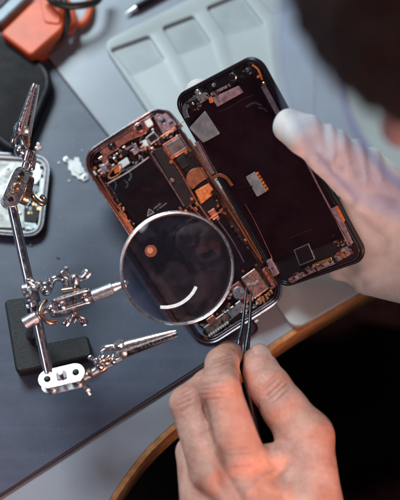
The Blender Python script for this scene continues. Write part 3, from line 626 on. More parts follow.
# link to the lower clip
def rod(name,a,b,r,m,n=16,bev=0.02):
    bm=B(); tube(bm,[a,b],r,n); return tc_(name,bm,m,bev)
rod('link',P(84,378,5.1),P(99,369,5.3),.24,'steel_dull')
wing(P(97,362,6.0),dirpx((97,366),(97,357)),X,.85,'steel')
wing(P(104,360,5.9),dirpx((104,366),(106,356)),X,.6,'brass')
bm=B(); lathe(bm,P(88,374,5.2),dirpx((88,374),(108,365),5.2,.1),[(0,.26),(.2,.3),(.3,.22),(.6,.22),(.7,.3),(1.0,.3),(1.15,.2),(1.3,.2)],18); tc_('link_collar',bm,'brass')
rod('link',P(106,367,5.3),P(122,358,5.6),.16,'steel_dull')
for x,y,z,r in((100,366,5.6,.3),(113,361,5.5,.25),(118,354,5.7,.2)):
    bm=B(); ball(bm,P(x,y,z),r); tc_('ball',bm,'steel')
def clip(tail,pivot,tip,up,s=1.,m='steel',open_=.12):
    """alligator clip: two folded jaws, rivet, handles, teeth"""
    tail=Vector(tail); pivot=Vector(pivot); tip=Vector(tip); d=(tip-pivot).normalized(); up=Vector(up); up=(up-d*up.dot(d)).normalized(); sd=d.cross(up)
    Ljaw=(tip-pivot).length
    cl=world_child(bpy.data.objects.new('alligator_clip',None),third); col.objects.link(cl)
    for k_,(mm) in((1,m),(-1,m)):
        bm=B(); n=12; rings=[]; sec=9
        for i in range(n+1):
            t=i/n; x=-.35*s+t*(Ljaw+.35*s); wr=(.40*s*(1-t)+.17*s*t); hr=(.50*s*(1-t)+.16*s*t)
            off=.05*s*k_+k_*open_*Ljaw*t*.12
            if t>.97: wr*=.8; hr*=.75
            cpt=pivot+d*x+up*off; ring=[]
            for j in range(sec+1):
                a=math.pi*j/sec; ring.append(cpt+sd*wr*math.cos(a)+up*k_*hr*math.sin(a))
            for j in range(sec,-1,-1):
                a=math.pi*j/sec; ring.append(cpt+sd*wr*.8*math.cos(a)+up*k_*(hr-.07*s)*math.sin(a))
            rings.append([bm.verts.new(v) for v in ring])
        m2=len(rings[0])
        for a,b in zip(rings,rings[1:]):
            for j in range(m2): bm.faces.new((a[j],a[(j+1)%m2],b[(j+1)%m2],b[j]))
        bm.faces.new(rings[0][::-1]); bm.faces.new(rings[-1])
        world_child(obj('jaw',bm,'nickel' if k_>0 else 'steel'),cl)
        bm=B()
        for i in range(9):
            t=.35+.62*i/9; cpt=pivot+d*(t*Ljaw)+up*k_*.04*s
            for sg in(1,-1): 
                w=(.36*(1-t)+.14*t)*s; lathe(bm,cpt+sd*sg*w,-up*k_,[(0,.06*s),(.1*s,.005)],6)
        world_child(obj('teeth',bm,mm),cl)
    bm=B(); lathe(bm,pivot-sd*.5*s,sd,[(0,.16*s),(.06*s,.24*s),(.94*s,.24*s),(1.0*s,.16*s)],18); world_child(obj('rivet',bm,'steel_dull'),cl)
    bm=B(); lathe(bm,pivot+up*.40*s-d*.05*s,up,[(0,.34*s),(.1*s,.34*s),(.14*s,.28*s),(.14*s,.12*s),(.08*s,.1*s)],18); world_child(obj('rivet',bm,m),cl)
    bm=B(); pts=[]
    for i in range(60):
        t=i/59; a=t*2*math.pi*5; pts.append(pivot-d*.1*s+sd*(t-.5)*.5*s+(up*math.cos(a)+d*math.sin(a))*.22*s)
    tube(bm,pts,.035*s,6); world_child(obj('spring',bm,'gold'),cl)
    for k_ in(1,-1):
        bm=B(); tube(bm,spline([pivot+up*k_*.32*s-d*.2*s,pivot+up*k_*.45*s-d*.8*s,pivot+up*k_*.36*s-d*1.15*s],4),[.2*s]*9,10,flat=.45); world_child(obj('handle',bm,m if k_>0 else 'brass'),cl)
    bm=B(); tube(bm,[pivot-d*.5*s,tail],.13*s,10); world_child(obj('shank',bm,'steel_dull'),cl)
    return cl
clip(P(112,361,5.5),P(123,350,5.6),P(177,333,6.4),Vector((-.1,.6,.75)),1.05)
# middle joint and magnifier arm
knob_a=P(24,324,5.8); knob_b=P(44,312,6.0)
bm=B(); lathe(bm,knob_a,knob_b-knob_a,[(0,.33),(.04,.37),(.9,.37),(.96,.3),(1.2,.3),(1.2,.16),(2.6,.16)],22); tc_('knob',bm,'steel_dull')
ca=(bar_b-bar_a).normalized()
def onbar(t): return bar_a+(bar_b-bar_a)*t
bm=B(); lathe(bm,onbar(.53),ca,[(0,.36),(.05,.46),(.55,.46),(.6,.36)],24); tc_('collar',bm,'steel_dull')
bm=B(); lathe(bm,onbar(.615),ca,[(0,.36),(.05,.48),(.75,.48),(.8,.36)],24); tc_('collar',bm,'darkframe')
wing(P(40,286,6.6),dirpx((40,290),(40,280),6,.6),X,1.2,'nickel'); wing(P(30,291,6.6),Z,Y,1.15,'steel')
bm=B(); lathe(bm,P(22,290,6.1),dirpx((22,290),(46,287)),[(0,.25),(.05,.34),(.35,.34),(.4,.2),(1.2,.2),(1.25,.3),(1.5,.3)],18); tc_('clamp_screw',bm,'steel_dull')
for x,y,z,r in((46,290,6.4,.36),(52,309,6.4,.34)):
    bm=B(); ball(bm,P(x,y,z),r); tc_('ball',bm,'steel')
bm=B(); tube(bm,spline([P(50,288,6.2),P(54,279,6.6),P(63,279,6.4),P(67,288,6.2)],5),.2,12); tc_('hook',bm,'steel')
bm=B(); tube(bm,spline([P(46,300,6.2),P(40,312,6.5),P(48,322,6.3),P(56,322,6.0)],5),.14,12); tc_('hook',bm,'brass')
for (x0,y0,x1,y1,z,m_) in((53,303,90,291,6.9,'steel'),(53,315,92,303,6.3,'steel')):
    a0=P(x0,y0,z); a1=P(x1,y1,z); ax=(a1-a0); bm=B(); oprism(bm,(a0+a1)/2,ax,Vector((0,-.02,1)),oval(ax.length+.3,.95),.2); tc_('clamp_plate',bm,'nickel',.06)
for x,y in((62,306),(85,298)):
    bm=B(); ball(bm,P(x,y,6.6),.36); tc_('ball',bm,'steel')
bm=B(); tube(bm,[P(74,322,5.6),P(75,276,7.2)],.12,12); tc_('clamp_screw',bm,'brass')
wing(P(75,281,7.0),dirpx((74,300),(75,272),6,.8),X,1.45,'nickel'); wing(P(75,316,5.9),dirpx((75,300),(75,320),6,-.4),X,1.25,'steel')
rod('link',P(62,291,6.6),P(80,288,6.8),.16,'brass')
bm=B(); lathe(bm,P(86,298,6.7),dirpx((86,298),(96,294)),[(0,.16),(.35,.22),(.4,.36),(.6,.36)],18); tc_('link_collar',bm,'steel')
mg=P(177,268,7.4); 
bm=B(); h0=P(93,296,6.8); h1=P(121,285,7.2); lathe(bm,h0,h1-h0,[(0,.3),(.04,.36),((h1-h0).length-.5,.36),((h1-h0).length-.45,.3),((h1-h0).length,.22),((h1-h0).length+.5,.16)],24); tc_('handle',bm,'steel_dull')
# magnifier ring and lens
camdir=(Vector(CP)-mg).normalized(); nrm=(camdir*.97+Vector((.10,-.02,0))).normalized()
ux=nrm.cross(Y).normalized(); ux=-ux if ux.x<0 else ux; uy=nrm.cross(ux)
RR=57.3/FP*(Vector(CP)-mg).length*1.0
mag=world_child(bpy.data.objects.new('magnifier',None),third); col.objects.link(mag)
bm=B(); prof=[(-.2,RR),(-.24,RR-.08),(-.2,RR-.16),(.2,RR-.16),(.24,RR-.08),(.2,RR)]; n=96; rr=[]
for i in range(n):
    a=2*math.pi*i/n; e=ux*math.cos(a)+uy*math.sin(a); rr.append([bm.verts.new(mg+e*r+nrm*h) for h,r in prof])
for i in range(n):
    for j in range(6): bm.faces.new((rr[i][j],rr[i][(j+1)%6],rr[(i+1)%n][(j+1)%6],rr[(i+1)%n][j]))
world_child(obj('lens_ring',bm,'steel_dull'),mag)
bm=B(); r0=RR-.18; Rs=10.0; prof=[]
for sgn in(1,-1):
    ps=[]
    for i in range(15):
        r=r0*i/14; hh=math.sqrt(Rs*Rs-r*r)-math.sqrt(Rs*Rs-r0*r0)+.05; ps.append((r,hh if sgn>0 else -.08))
    prof+= ps if sgn>0 else ps[::-1]
rings=[]
for r,h in prof:
    if r<1e-6: rings.append([bm.verts.new(mg+nrm*h)])
    else: rings.append([bm.verts.new(mg+(ux*math.cos(2*math.pi*i/96)+uy*math.sin(2*math.pi*i/96))*r+nrm*h) for i in range(96)])
for a,b in zip(rings,rings[1:]):
    for i in range(96):
        if len(a)==1: bm.faces.new((a[0],b[i],b[(i+1)%96]))
        elif len(b)==1: bm.faces.new((a[i],b[0],a[(i+1)%96]))
        else: bm.faces.new((a[i],b[i],b[(i+1)%96],a[(i+1)%96]))
lo=obj('lens',bm,'magglass'); 
for p_ in lo.data.polygons: p_.use_smooth=True
world_child(lo,mag)
bm=B(); lathe(bm,P(121,285.5,7.25),(mg-P(121,285.5,7.25)),[(0,.2),(.1,.3),(.3,.3),(.34,.18)],16); world_child(obj('ferrule',bm,'steel'),mag)
# top joint
ba=P(14,196,6.9); 
c,ax,ay,nz=joint(15,188,6.9,math.radians(72),2.7,1.05,'steel_dull',gap=.4,tiltv=.35)
wing(c+nz*.65-ax*.05,nz,ax,1.1,'brass')
bm=B(); oprism(bm,P(26,190,6.6),dirpx((29,175),(22,206)),Vector((.6,.1,.8)),oval(1.9,.9),.5); tc_('bracket',bm,'brass',.08)
bm=B(); tube(bm,spline([P(30,190,6.2),P(34,198,6.5),P(42,204,6.3),P(45,200,6.0),P(41,196,6.0)],5),.15,12); tc_('hook',bm,'brass')
bm=B(); lathe(bm,P(23,177,6.8),dirpx((23,177),(30,152),6.8,.6),[(0,.26),(.1,.34),(.5,.34),(.55,.26),(.9,.26),(1.0,.36),(1.6,.36),(1.7,.25)],20); tc_('link_collar',bm,'steel')
bm=B(); ball(bm,P(21,151,7.4),.42); tc_('ball',bm,'steel')
bm=B(); lathe(bm,P(31,170,7.0),dirpx((31,170),(34,150),7,.2),[(0,.18),(.1,.24),(.9,.24),(1.0,.18)],16); tc_('clamp_screw',bm,'steel')
rod('clamp_screw',P(19,172,6.6),P(34,166,6.8),.12,'brass')
wing(P(37,148,7.2),dirpx((34,152),(42,142)),Z,.6,'white')
clip(P(26,156,7.2),P(24,129,7.5),P(36,84,8.6),Vector((-.7,.1,.75)),1.05)

# ============ tweezers
tw=empty('tweezers',Matrix.Translation(P(249,290,1.9)),'dark steel tweezers gripped in the bare hand, tips inside the phone','tweezers')
back=P(261,446,3.6)
for (t0,m0,g0) in(((246.6,287),(242.6,325),(239.6,352)),((251.0,291),(249.6,325),(246.6,356))):
    pts=spline([P(*t0,2.05),P(*m0,3.0),P(*g0,3.55),P(252,402,3.7),back],8); n=len(pts)
    rad=[.045+.15*min(1,i/(n*.45)) for i in range(n)]
    bm=B(); tube(bm,pts,rad,12,flat=.55); world_child(obj('arm',bm,'tweezer'),tw)
bm=B(); tube(bm,[back,P(262,452,3.6)],.22,12,flat=.7); world_child(obj('joined_end',bm,'tweezer'),tw)

# ============ small metal bracket on the mat, screws
z0=.2
bk=empty('metal_bracket',Matrix.Translation(P(75,167,z0)),'small pale metal bracket with two screw ears lying on the mat','bracket')
bm=B(); prism(bm,roundpoly([P(x,y,.3).xy for x,y in[(63,157.5),(67,155.5),(70,159.5),(74,160.5),(74.5,157),(79.5,157.5),(79.5,161.5),(81,162),(82,167),(84.5,168.5),(84,171),(88,174),(88.5,179),(84,181.5),(80.5,179),(78.5,179.5),(76,176),(72,175.5),(71,171),(68,169.5),(68.5,163),(64.5,162)]],.06,2),.2,.31)
world_child(obj('bracket_body',bm,'white',bevel=.03),bk)
bm=B(); prism(bm,[P(x,y,.38).xy for x,y in[(72,164),(78,163),(81,169),(83,173),(79,175),(73,170)]],.305,.40); world_child(obj('raised_step',bm,'white',bevel=.03),bk)
for x,y in((66.3,159.6),(84.3,177)):
    bm=B(); c=P(x,y,.3); lathe(bm,(c.x,c.y,.22),(0,0,1),[(0,.2),(.1,.2),(.12,.17),(.12,.1),(.06,.1)],18); world_child(obj('screw_ear',bm,'steel_dull'),bk)
    bm=B(); lathe(bm,(c.x,c.y,.3),(0,0,1),[(0,.09),(.027,.09)],14); world_child(obj('ear_hole',bm,'chip'),bk)
for i,(x,y,lab) in enumerate(((65,268,'tiny bright screw on the mat between stand and magnifier'),(30,245,'tiny screw on the mat right of the upper arm rod'),(33,243,'tiny screw beside another one right of the upper arm rod'),(41,147,'tiny silver screw on the mat beside the top clip'),(57,257,'tiny dull screw on the mat above the middle joint'))):
    bm=B(); c=P(x,y,.25); r=.085 if i==0 else .06; a=random.random()*6; lathe(bm,(c.x,c.y,.2+r),(math.cos(a),math.sin(a),0),[(0,r),(.05,r),(.06,r*.5),(.18,r*.5)],12)
    tag(obj('screw',bm,'steel'),lab,'screw','loose screws on the mat')

for i,(x,y,s_,lab) in enumerate(((59,163,.12,'tiny pale metal flake left of the small bracket'),(91,170,.10,'tiny pale metal flake between the small bracket and the phone'),(69,181,.09,'tiny pale metal flake below the small bracket'),(82,151,.08,'tiny pale metal flake above the small bracket'))):
    b3=B(); c=P(x,y,.2); n_=5; a0=random.random()*6; prism(b3,[(c.x+s_*random.uniform(.5,1)*math.cos(a0+6.28*k_/n_),c.y+s_*random.uniform(.5,1)*math.sin(a0+6.28*k_/n_)) for k_ in range(n_)],.204,.26)
    tag(obj('metal_flake',b3,'white',bevel=.01),lab,'flake','metal flakes around the bracket')
# ============ phone housing left
hz=.2
def qd(l,z): return [P(x,y,z).xy for x,y in l]
hou=empty('phone_housing',Matrix.Translation(P(20,190,.2)),'empty silver phone housing with bare metal inside, under the upper clip joint','phone housing')
HQ=qd([(-60,149),(47,153.5),(51,160),(43,240),(-60,231)],.8)
HQ=qd([(-62,148.5),(51.5,155),(42.5,238),(-64,230)],.8)
outp=roundpoly(HQ,1.3,9); cc=sum((Vector(p) for p in HQ),Vector((0,0)))/4
def shrink(poly,d):
    N=len(poly); out=[]
    area=sum(poly[i][0]*poly[(i+1)%N][1]-poly[(i+1)%N][0]*poly[i][1] for i in range(N)); sg=1 if area>0 else -1
    for i in range(N):
        a=Vector(poly[i-1]);b=Vector(poly[i]);c=Vector(poly[(i+1)%N]); t=((b-a).normalized()+(c-b).normalized()).normalized(); out.append(tuple(b+Vector((-t.y,t.x))*sg*d))
    return out
bm=B(); ringprism(bm,outp,shrink(outp,.13),.22,.8); world_child(obj('frame',bm,'silver',bevel=.04),hou)
i1=shrink(outp,.133); i2=shrink(outp,.22)
bm=B(); ringprism(bm,i1,i2,.24,.7); world_child(obj('gasket',bm,'darkframe'),hou)
bm=B(); ringprism(bm,shrink(outp,.26),shrink(outp,.38),.24,.74); world_child(obj('inner_rim',bm,'white',bevel=.03),hou)
bm=B(); prism(bm,shrink(outp,.2),.205,.33); world_child(obj('floor_plate',bm,'blue'),hou)
def hp(name,m,l,z1,r=.06): 
    bm=B(); prism(bm,roundpoly(qd(l,z1),r),.3,z1); return world_child(obj(name,bm,m,bevel=.02),hou)
hp('shield_plate','housing',[(-58,158),(24,160),(25,228),(-58,226)],.52,.2)
hp('cable_bracket','steel_dull',[(32,165),(39,163),(41,176),(37,183),(31,178)],.66,.2)
hp('board_strip','grease',[(27,178),(40,180),(38,206),(25,203)],.5)
hp('antenna_block','chip',[(24,208),(37,206),(39,216),(35,224),(24,222)],.58,.15)
hp('cable_bracket','plate',[(24,222),(36,223),(38,228),(25,230)],.6)
hp('side_rail','white',[(40,178),(44,178),(42,206),(38.5,206)],.62)
for i in range(60):
    x=random.uniform(25,43); y=random.uniform(164,230); c=P(x,y,.55); w=random.uniform(.05,.17); l=random.uniform(.05,.2); b3=B()
    prism(b3,[(c.x-w,c.y-l),(c.x+w,c.y-l),(c.x+w,c.y+l),(c.x-w,c.y+l)],.3,random.uniform(.45,.68))
    world_child(obj('circuit_component',b3,random.choice(['steel','chip','plate','gold','grease']),bevel=.015),hou)
for i in range(4):
    c=P(8+i*4,168+i*15,.55); b3=B(); lathe(b3,(c.x,c.y,.5),(0,0,1),[(0,.1),(.06,.1),(.08,.05)],12); world_child(obj('screw',b3,'steel_dull'),hou)

# ============ black phone top left
bp_=empty('black_phone',Matrix.Translation(P(10,90,.2)),'glossy black phone lying face up in the corner behind the top clip','phone')
BQ=qd([(-3,18),(57,70),(24,156),(-62,110),(-90,60)],1.35)
BQ=qd([(-48,-10),(56.5,72),(20,158),(-84,78)],1.35)
bo=roundpoly(BQ,1.6,10)
bm=B(); prism(bm,bo,.22,1.2); world_child(obj('body',bm,'blackplastic',bevel=.22,seg=4),bp_)
bm=B(); prism(bm,shrink(bo,.42),1.15,1.26); world_child(obj('screen',bm,'glossblack',bevel=.03),bp_)
bm=B(); ringprism(bm,shrink(bo,.28),shrink(bo,.36),1.16,1.235); world_child(obj('screen_rim',bm,'blackplastic'),bp_)
a0=P(24.5,53.5,1.15); a1=P(31,59,1.15); bm=B(); tube(bm,[a0,a1],.12,10); world_child(obj('side_button',bm,'steel_dull'),bp_)

# ============ orange charger, cables, grey box
oc=empty('orange_adapter',Matrix.Translation(P(35,30,0)),'orange plastic adapter block with its cable beside the black phone','adapter')
bm=B(); prism(bm,roundpoly(qd([(0,33),(36,-2),(63,-6),(63,28),(31,56)],2.0),.35),.0+.03,2.0); world_child(obj('block',bm,'orange',bevel=.18,seg=3),oc)
bm=B(); prism(bm,roundpoly(qd([(40,0),(60,-2),(60,24),(44,22)],2.1),.3),1.98,2.12); world_child(obj('end_cap',bm,'orange',bevel=.06,seg=3),oc)
bm=B(); tube(bm,spline([P(60,30,1.2),P(70,31,1.0),P(74,22,.8),P(70,8,.6),P(62,-6,.5),P(60,-20,.45)],7),.27,14); world_child(obj('cable',bm,'orange'),oc)
bm=B(); tube(bm,spline([P(72,24,.5),P(82,24,.45),P(89,14,.45),P(90,0,.4),P(84,-16,.4),P(70,-30,.4)],7),.27,14); tag(obj('orange_cable',bm,'orange'),'second orange cable loop curving beyond the adapter','cable')
bm=B(); tube(bm,spline([P(36,54,.55),P(48,52,.6),P(60,42,.9),P(67,26,1.7),P(67,8,2.2),P(61,-4,2.3),P(50,-16,2.2)],7),.2,12); tag(obj('black_cable',bm,'blackcable'),'thin black cable drooping around the orange adapter','cable')
bm=B(); tube(bm,spline([P(44,-8,2.9),P(54,2,2.9),P(68,6,2.6),P(84,5,2.3),P(97,1,1.8),P(104,-10,1.2)],7),.27,12); tag(obj('black_cable',bm,'blackcable'),'thick black cable crossing over the orange cable loops','cable')
gb=empty('grey_case',Matrix.Translation(P(10,5,0)),'blue grey plastic case with black seam behind the orange adapter','case')
bm=B(); prism(bm,roundpoly(qd([(-40,20),(0,24),(34,-8),(10,-50),(-50,-30)],1.5),.4),.02,1.5); world_child(obj('case_body',bm,'grease',bevel=.2,seg=3),gb)
bm=B(); prism(bm,roundpoly(qd([(-30,5),(-2,10),(20,-12),(5,-40),(-40,-30)],1.6),.4),1.49,1.62); world_child(obj('lid',bm,'blackplastic',bevel=.05),gb)
pn=empty('pen',Matrix.Translation(P(155,-3,0)),'dark slim tool lying beyond the tray at the top edge','tool')
bm=B(); a0=P(136,8,.3);a1=P(176,-14,.3); tube(bm,[a0,a1],.25,14); world_child(obj('barrel',bm,'blackplastic'),pn)
bm=B(); tube(bm,[a0,a0+(a0-a1).normalized()*.9],[.24,.05],14); world_child(obj('tip',bm,'steel_dull'),pn)

# ---------------------------------------------------------------- SDF bodies (surface nets)
def sdf_build(prims,lo,hi,h,kdef=.3):
    """prims: list of groups; each group (k_group, [(type,args,k)])"""
    lo=np.array(lo,float); hi=np.array(hi,float); n=np.ceil((hi-lo)/h).astype(int)+1
    ax=[lo[i]+h*np.arange(n[i]) for i in range(3)]; BIG=2.5
    def blank(): return np.full(n,BIG,np.float32)
    def smin(a,b,k):
        if k<=0: return np.minimum(a,b)
        hh=np.maximum(k-np.abs(a-b),0)/k; return np.minimum(a,b)-hh*hh*hh*k/6
    def apply(S,pr):
        ty,args,k=pr
        if ty in('cone','cut'):
            a,b,ra,rb=args; a=np.array(a,float); b=np.array(b,float); m=max(ra,rb)+k+.8; l=np.minimum(a,b)-m; u=np.maximum(a,b)+m
        elif ty=='ell':
            c,R3,rad=args; m=max(rad)+k+.8; c=np.array(c,float); l=c-m; u=c+m
        i0=np.clip(np.floor((l-lo)/h).astype(int),0,n-1); i1=np.clip(np.ceil((u-lo)/h).astype(int)+1,1,n)
        if (i1<=i0).any(): return
        sl=tuple(slice(i0[i],i1[i]) for i in range(3))
        x=ax[0][sl[0]][:,None,None];y=ax[1][sl[1]][None,:,None];z=ax[2][sl[2]][None,None,:]
        if ty in('cone','cut'):
            ba=b-a; L2=max((ba**2).sum(),1e-9); t=((x-a[0])*ba[0]+(y-a[1])*ba[1]+(z-a[2])*ba[2])/L2; t=np.clip(t,0,1)
            d=np.sqrt((x-a[0]-ba[0]*t)**2+(y-a[1]-ba[1]*t)**2+(z-a[2]-ba[2]*t)**2)-(ra+(rb-ra)*t)
        else:
            dx,dy,dz=x-c[0],y-c[1],z-c[2]; q_=[dx*R3[0][i]+dy*R3[1][i]+dz*R3[2][i] for i in range(3)]
            k0=np.sqrt(sum((q_[i]/rad[i])**2 for i in range(3))); k1=np.sqrt(sum((q_[i]/rad[i]**2)**2 for i in range(3)))+1e-6; d=k0*(k0-1)/k1
        if ty=='cut': S[sl]=-smin(-S[sl],d,k) if k>0 else np.maximum(S[sl],-d)
        else: S[sl]=smin(S[sl],d.astype(np.float32),k)
    S=blank()
    for kg,g in prims:
        G=blank()
        for pr in g: apply(G,pr)
        S=smin(S,G,kg)
    ins=S<0; c8=[(i,j,k) for i in(0,1) for j in(0,1) for k in(0,1)]
    cnt=sum(ins[i:n[0]-1+i,j:n[1]-1+j,k:n[2]-1+k].astype(np.int8) for i,j,k in c8)
    cell=np.argwhere((cnt>0)&(cnt<8)); idx=-np.ones(n-1,np.int64); idx[tuple(cell.T)]=np.arange(len(cell))
    acc=np.zeros((len(cell),3)); num=np.zeros(len(cell))
    for a in c8:
        for d in range(3):
            if a[d]==0:
                b=list(a); b[d]=1; sa=S[tuple((cell+a).T)]; sb=S[tuple((cell+b).T)]; cr=(sa<0)!=(sb<0)
                t=np.where(cr,sa/np.where(cr,sa-sb,1),0); p=np.array(a,float)[None]+np.eye(3)[d][None]*t[:,None]; acc[cr]+=p[cr]; num[cr]+=1
    V=lo+h*(cell+acc/num[:,None]); faces=[]
    for d in range(3):
        e=[1,1,1]; sl1=[slice(1,-1)]*3; sl1[d]=slice(0,-1); sl2=[slice(1,-1)]*3; sl2[d]=slice(1,None)
        A=ins[tuple(sl1)];Bb=ins[tuple(sl2)]; cr=np.argwhere(A!=Bb); off=np.array([1,1,1]); off[d]=0; base=cr+off
        o1,o2=[i for i in range(3) if i!=d]
        def cid(s1,s2): 
            cc_=base.copy(); cc_[:,o1]-=s1; cc_[:,o2]-=s2; return idx[tuple(cc_.T)]
        qv=np.stack([cid(1,1),cid(0,1),cid(0,0),cid(1,0)],1); sgn=A[tuple(cr.T)]
        if d==1: sgn=~sgn
        qv[~sgn]=qv[~sgn][:,::-1]; faces.append(qv)
    return V,np.concatenate(faces)
def make_mesh(name,sets):
    off=0; V=[];F=[]
    for v,f in sets: V.append(v);F.append(f+off);off+=len(v)
    V=np.concatenate(V);F=np.concatenate(F); F=F[(F>=0).all(1)]
    me=bpy.data.meshes.new(name); me.vertices.add(len(V)); me.vertices.foreach_set('co',V.astype(np.float32).ravel())
    me.loops.add(len(F)*4); me.loops.foreach_set('vertex_index',F.astype(np.int32).ravel()); me.polygons.add(len(F))
    me.polygons.foreach_set('loop_start',np.arange(0,len(F)*4,4,dtype=np.int32)); me.polygons.foreach_set('loop_total',np.full(len(F),4,np.int32))
    me.update(calc_edges=True); me.validate()
    me.polygons.foreach_set('use_smooth',np.ones(len(me.polygons),bool)); return me
def chain(pts,k=.25):
    out=[]
    for (a,ra),(b,rb) in zip(pts,pts[1:]): out.append(('cone',(tuple(a),tuple(b),ra,rb),k))
    return out
def pt(px,py,z,r): return (P(px,py,z),r)
I3=[[1,0,0],[0,1,0],[0,0,1]]

person=empty('person',Matrix.Translation((34,-2,-30)),'person in a dark shirt and safety glasses, one hand gloved, bending over the phone','person')
# --- bare hand with the tweezers
idx_=[pt(240,458,7.0,1.38),pt(220,389,7.7,1.10),pt(222,364,5.4,.98),pt(229,354,4.0,.82)]
mid_=[pt(212,476,6.5,1.15),pt(189,404,5.9,1.06),pt(207,385,4.2,.9),pt(224,366,3.3,.72)]
rng_=[pt(200,505,5.8,1.1),pt(192,452,4.6,.92),pt(208,428,3.2,.8),pt(226,416,2.6,.7)]
pky_=[pt(200,535,5.0,1.0),pt(197,494,3.2,.82),pt(212,470,2.4,.7),pt(226,460,2.2,.62)]
thb_=[pt(312,508,5.6,1.7),pt(306,437,5.2,1.5),pt(285,409,5.2,1.3),pt(270,387,5.0,1.2),pt(261,370,4.3,1.02),pt(257,361,3.8,.86)]
wr=[pt(270,575,6.4,2.2)]
def k_(a,b,ra,rb,k): return ('cone',(tuple(a),tuple(b),ra,rb),k)
fing=[(0,chain(idx_,.25)+[('ell',(tuple(P(219,389,7.8)),I3,(1.16,1.08,1.08)),.3)]),(.12,chain(mid_,.25)+[('ell',(tuple(P(188.5,404,6.0)),I3,(1.1,1.02,1.02)),.3)]),(.12,chain(rng_,.25)),(.12,chain(pky_,.25)),(.12,chain(thb_,.45)+[('ell',(tuple(P(304,436,5.2)),I3,(1.65,1.5,1.4)),.5)])]
W0=P(268,572,6.6)
palm=[k_(P(241,460,6.7),P(278,570,6.6),1.15,1.6,.5),k_(P(214,480,6.1),P(268,575,6.5),1.15,1.6,.5),k_(P(205,505,5.6),P(255,578,6.3),1.1,1.5,.5),k_(P(203,530,4.9),P(248,580,6),1.0,1.4,.5),
      k_(P(314,505,5.4),P(288,580,6.2),1.5,1.5,.8),k_(P(300,458,5.2),P(256,466,6.0),1.1,1.1,1.0),k_(P(262,500,5.8),P(300,500,5.4),1.4,1.5,.9),
      k_(P(238,500,5.2),P(280,540,5.6),1.5,1.8,.8),k_(W0,P(292,680,5.5),2.3,2.9,1.2),
      # tendons / knuckle swells
      k_(P(239,458,7.35),P(262,535,7.8),.75,.35,.35),k_(P(214,477,7.0),P(252,545,7.9),.72,.35,.35),k_(P(203,507,6.3),P(240,560,7.3),.65,.3,.35),
      k_(P(237,459,7.75),P(239,465,7.75),.55,.5,.5),k_(P(211,479,7.35),P(214,485,7.35),.5,.45,.5)]
cut=[('cut',(tuple(P(226,468,8.5)),tuple(P(232,492,8.6)),.35,.25),.5)]
def crease(px,py,z,dx,dy,r=.05,dz=0):
    return ('cut',(tuple(P(px-dx,py-dy,z)),tuple(P(px+dx,py+dy,z+dz)),r,r),.07)
hand_prims=fing+[(.55,palm)]
creases=[crease(209,391,8.62,9,-2),crease(211,384.5,8.6,8,-2),crease(212,396,8.6,8,-1),crease(217,364,6.55,8,-3,.04,-.1),crease(219,360,6.2,7,-3,.04,-.1),
         crease(185,404,7.6,7,-3),crease(188,398,7.6,6,-3),crease(277,388,6.1,6,-6,.05),crease(281,392,6.2,6,-6,.05),crease(273,384,5.95,5,-6,.05)]
class G: pass
hp1=hand_prims+[]
lo=P(150,620,4); 
V1,F1=sdf_build([(kg,g) for kg,g in hp1],(-4.2,-24.5,.6),(10.6,-4.0,10.4),.095)
def relax(V,F,it=2):
    E=np.concatenate([F[:,[0,1]],F[:,[1,2]],F[:,[2,3]],F[:,[3,0]]]); 
    for _ in range(it):
        acc=np.zeros_like(V); n_=np.zeros(len(V))
        for d in range(3): acc[:,d]=np.bincount(E[:,0],V[E[:,1],d],len(V))+np.bincount(E[:,1],V[E[:,0],d],len(V))
        n_=np.bincount(E[:,0],minlength=len(V))+np.bincount(E[:,1],minlength=len(V)); V=V*.5+.5*acc/np.maximum(n_,1)[:,None]
    return V
V1=relax(V1,F1,3)
def dent(V,a,b,w,depth):              # press a crease line into the skin
    a=np.array(a);b=np.array(b);ba=b-a;t=np.clip(((V-a)@ba)/(ba@ba),0,1);d=np.linalg.norm(V-a-t[:,None]*ba,axis=1); return depth*np.exp(-(d/w)**2)*(1-np.abs(2*t-1)**4*.6)
# outward direction is approximated from mesh normals
def normals(V,F):
    n=np.cross(V[F[:,2]]-V[F[:,0]],V[F[:,3]]-V[F[:,1]]); N=np.zeros_like(V)
    for c in range(4):
        for d in range(3): N[:,d]+=np.bincount(F[:,c],n[:,d],len(V))
    return N/(np.linalg.norm(N,axis=1)[:,None]+1e-9)
N1=normals(V1,F1); lens_=[]
disp_=np.zeros(len(V1))
shade1=np.zeros(len(V1))
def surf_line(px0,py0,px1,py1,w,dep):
    global disp_,shade1
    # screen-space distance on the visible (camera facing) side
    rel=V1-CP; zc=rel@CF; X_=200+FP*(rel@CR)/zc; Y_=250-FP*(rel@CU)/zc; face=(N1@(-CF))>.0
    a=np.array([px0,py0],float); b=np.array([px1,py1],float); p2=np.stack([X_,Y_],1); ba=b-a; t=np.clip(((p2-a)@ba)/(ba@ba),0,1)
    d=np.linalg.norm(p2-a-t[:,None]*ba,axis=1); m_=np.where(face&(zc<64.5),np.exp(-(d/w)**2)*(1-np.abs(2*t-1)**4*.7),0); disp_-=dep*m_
    if dep>0: shade1=np.maximum(shade1,m_*min(1,.35+dep*3))  # shade of the pressed lines, put into the skin colour
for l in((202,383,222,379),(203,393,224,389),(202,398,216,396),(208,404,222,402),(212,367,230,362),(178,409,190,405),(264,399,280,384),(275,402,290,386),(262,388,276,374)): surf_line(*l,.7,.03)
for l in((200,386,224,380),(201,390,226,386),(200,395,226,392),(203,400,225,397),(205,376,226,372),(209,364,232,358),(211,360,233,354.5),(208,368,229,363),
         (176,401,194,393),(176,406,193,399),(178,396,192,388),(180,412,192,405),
         (266,396,284,380),(269,400,288,383),(263,391,279,376),(272,404,291,388),(262,420,258,404)): surf_line(*l,.9,.06)
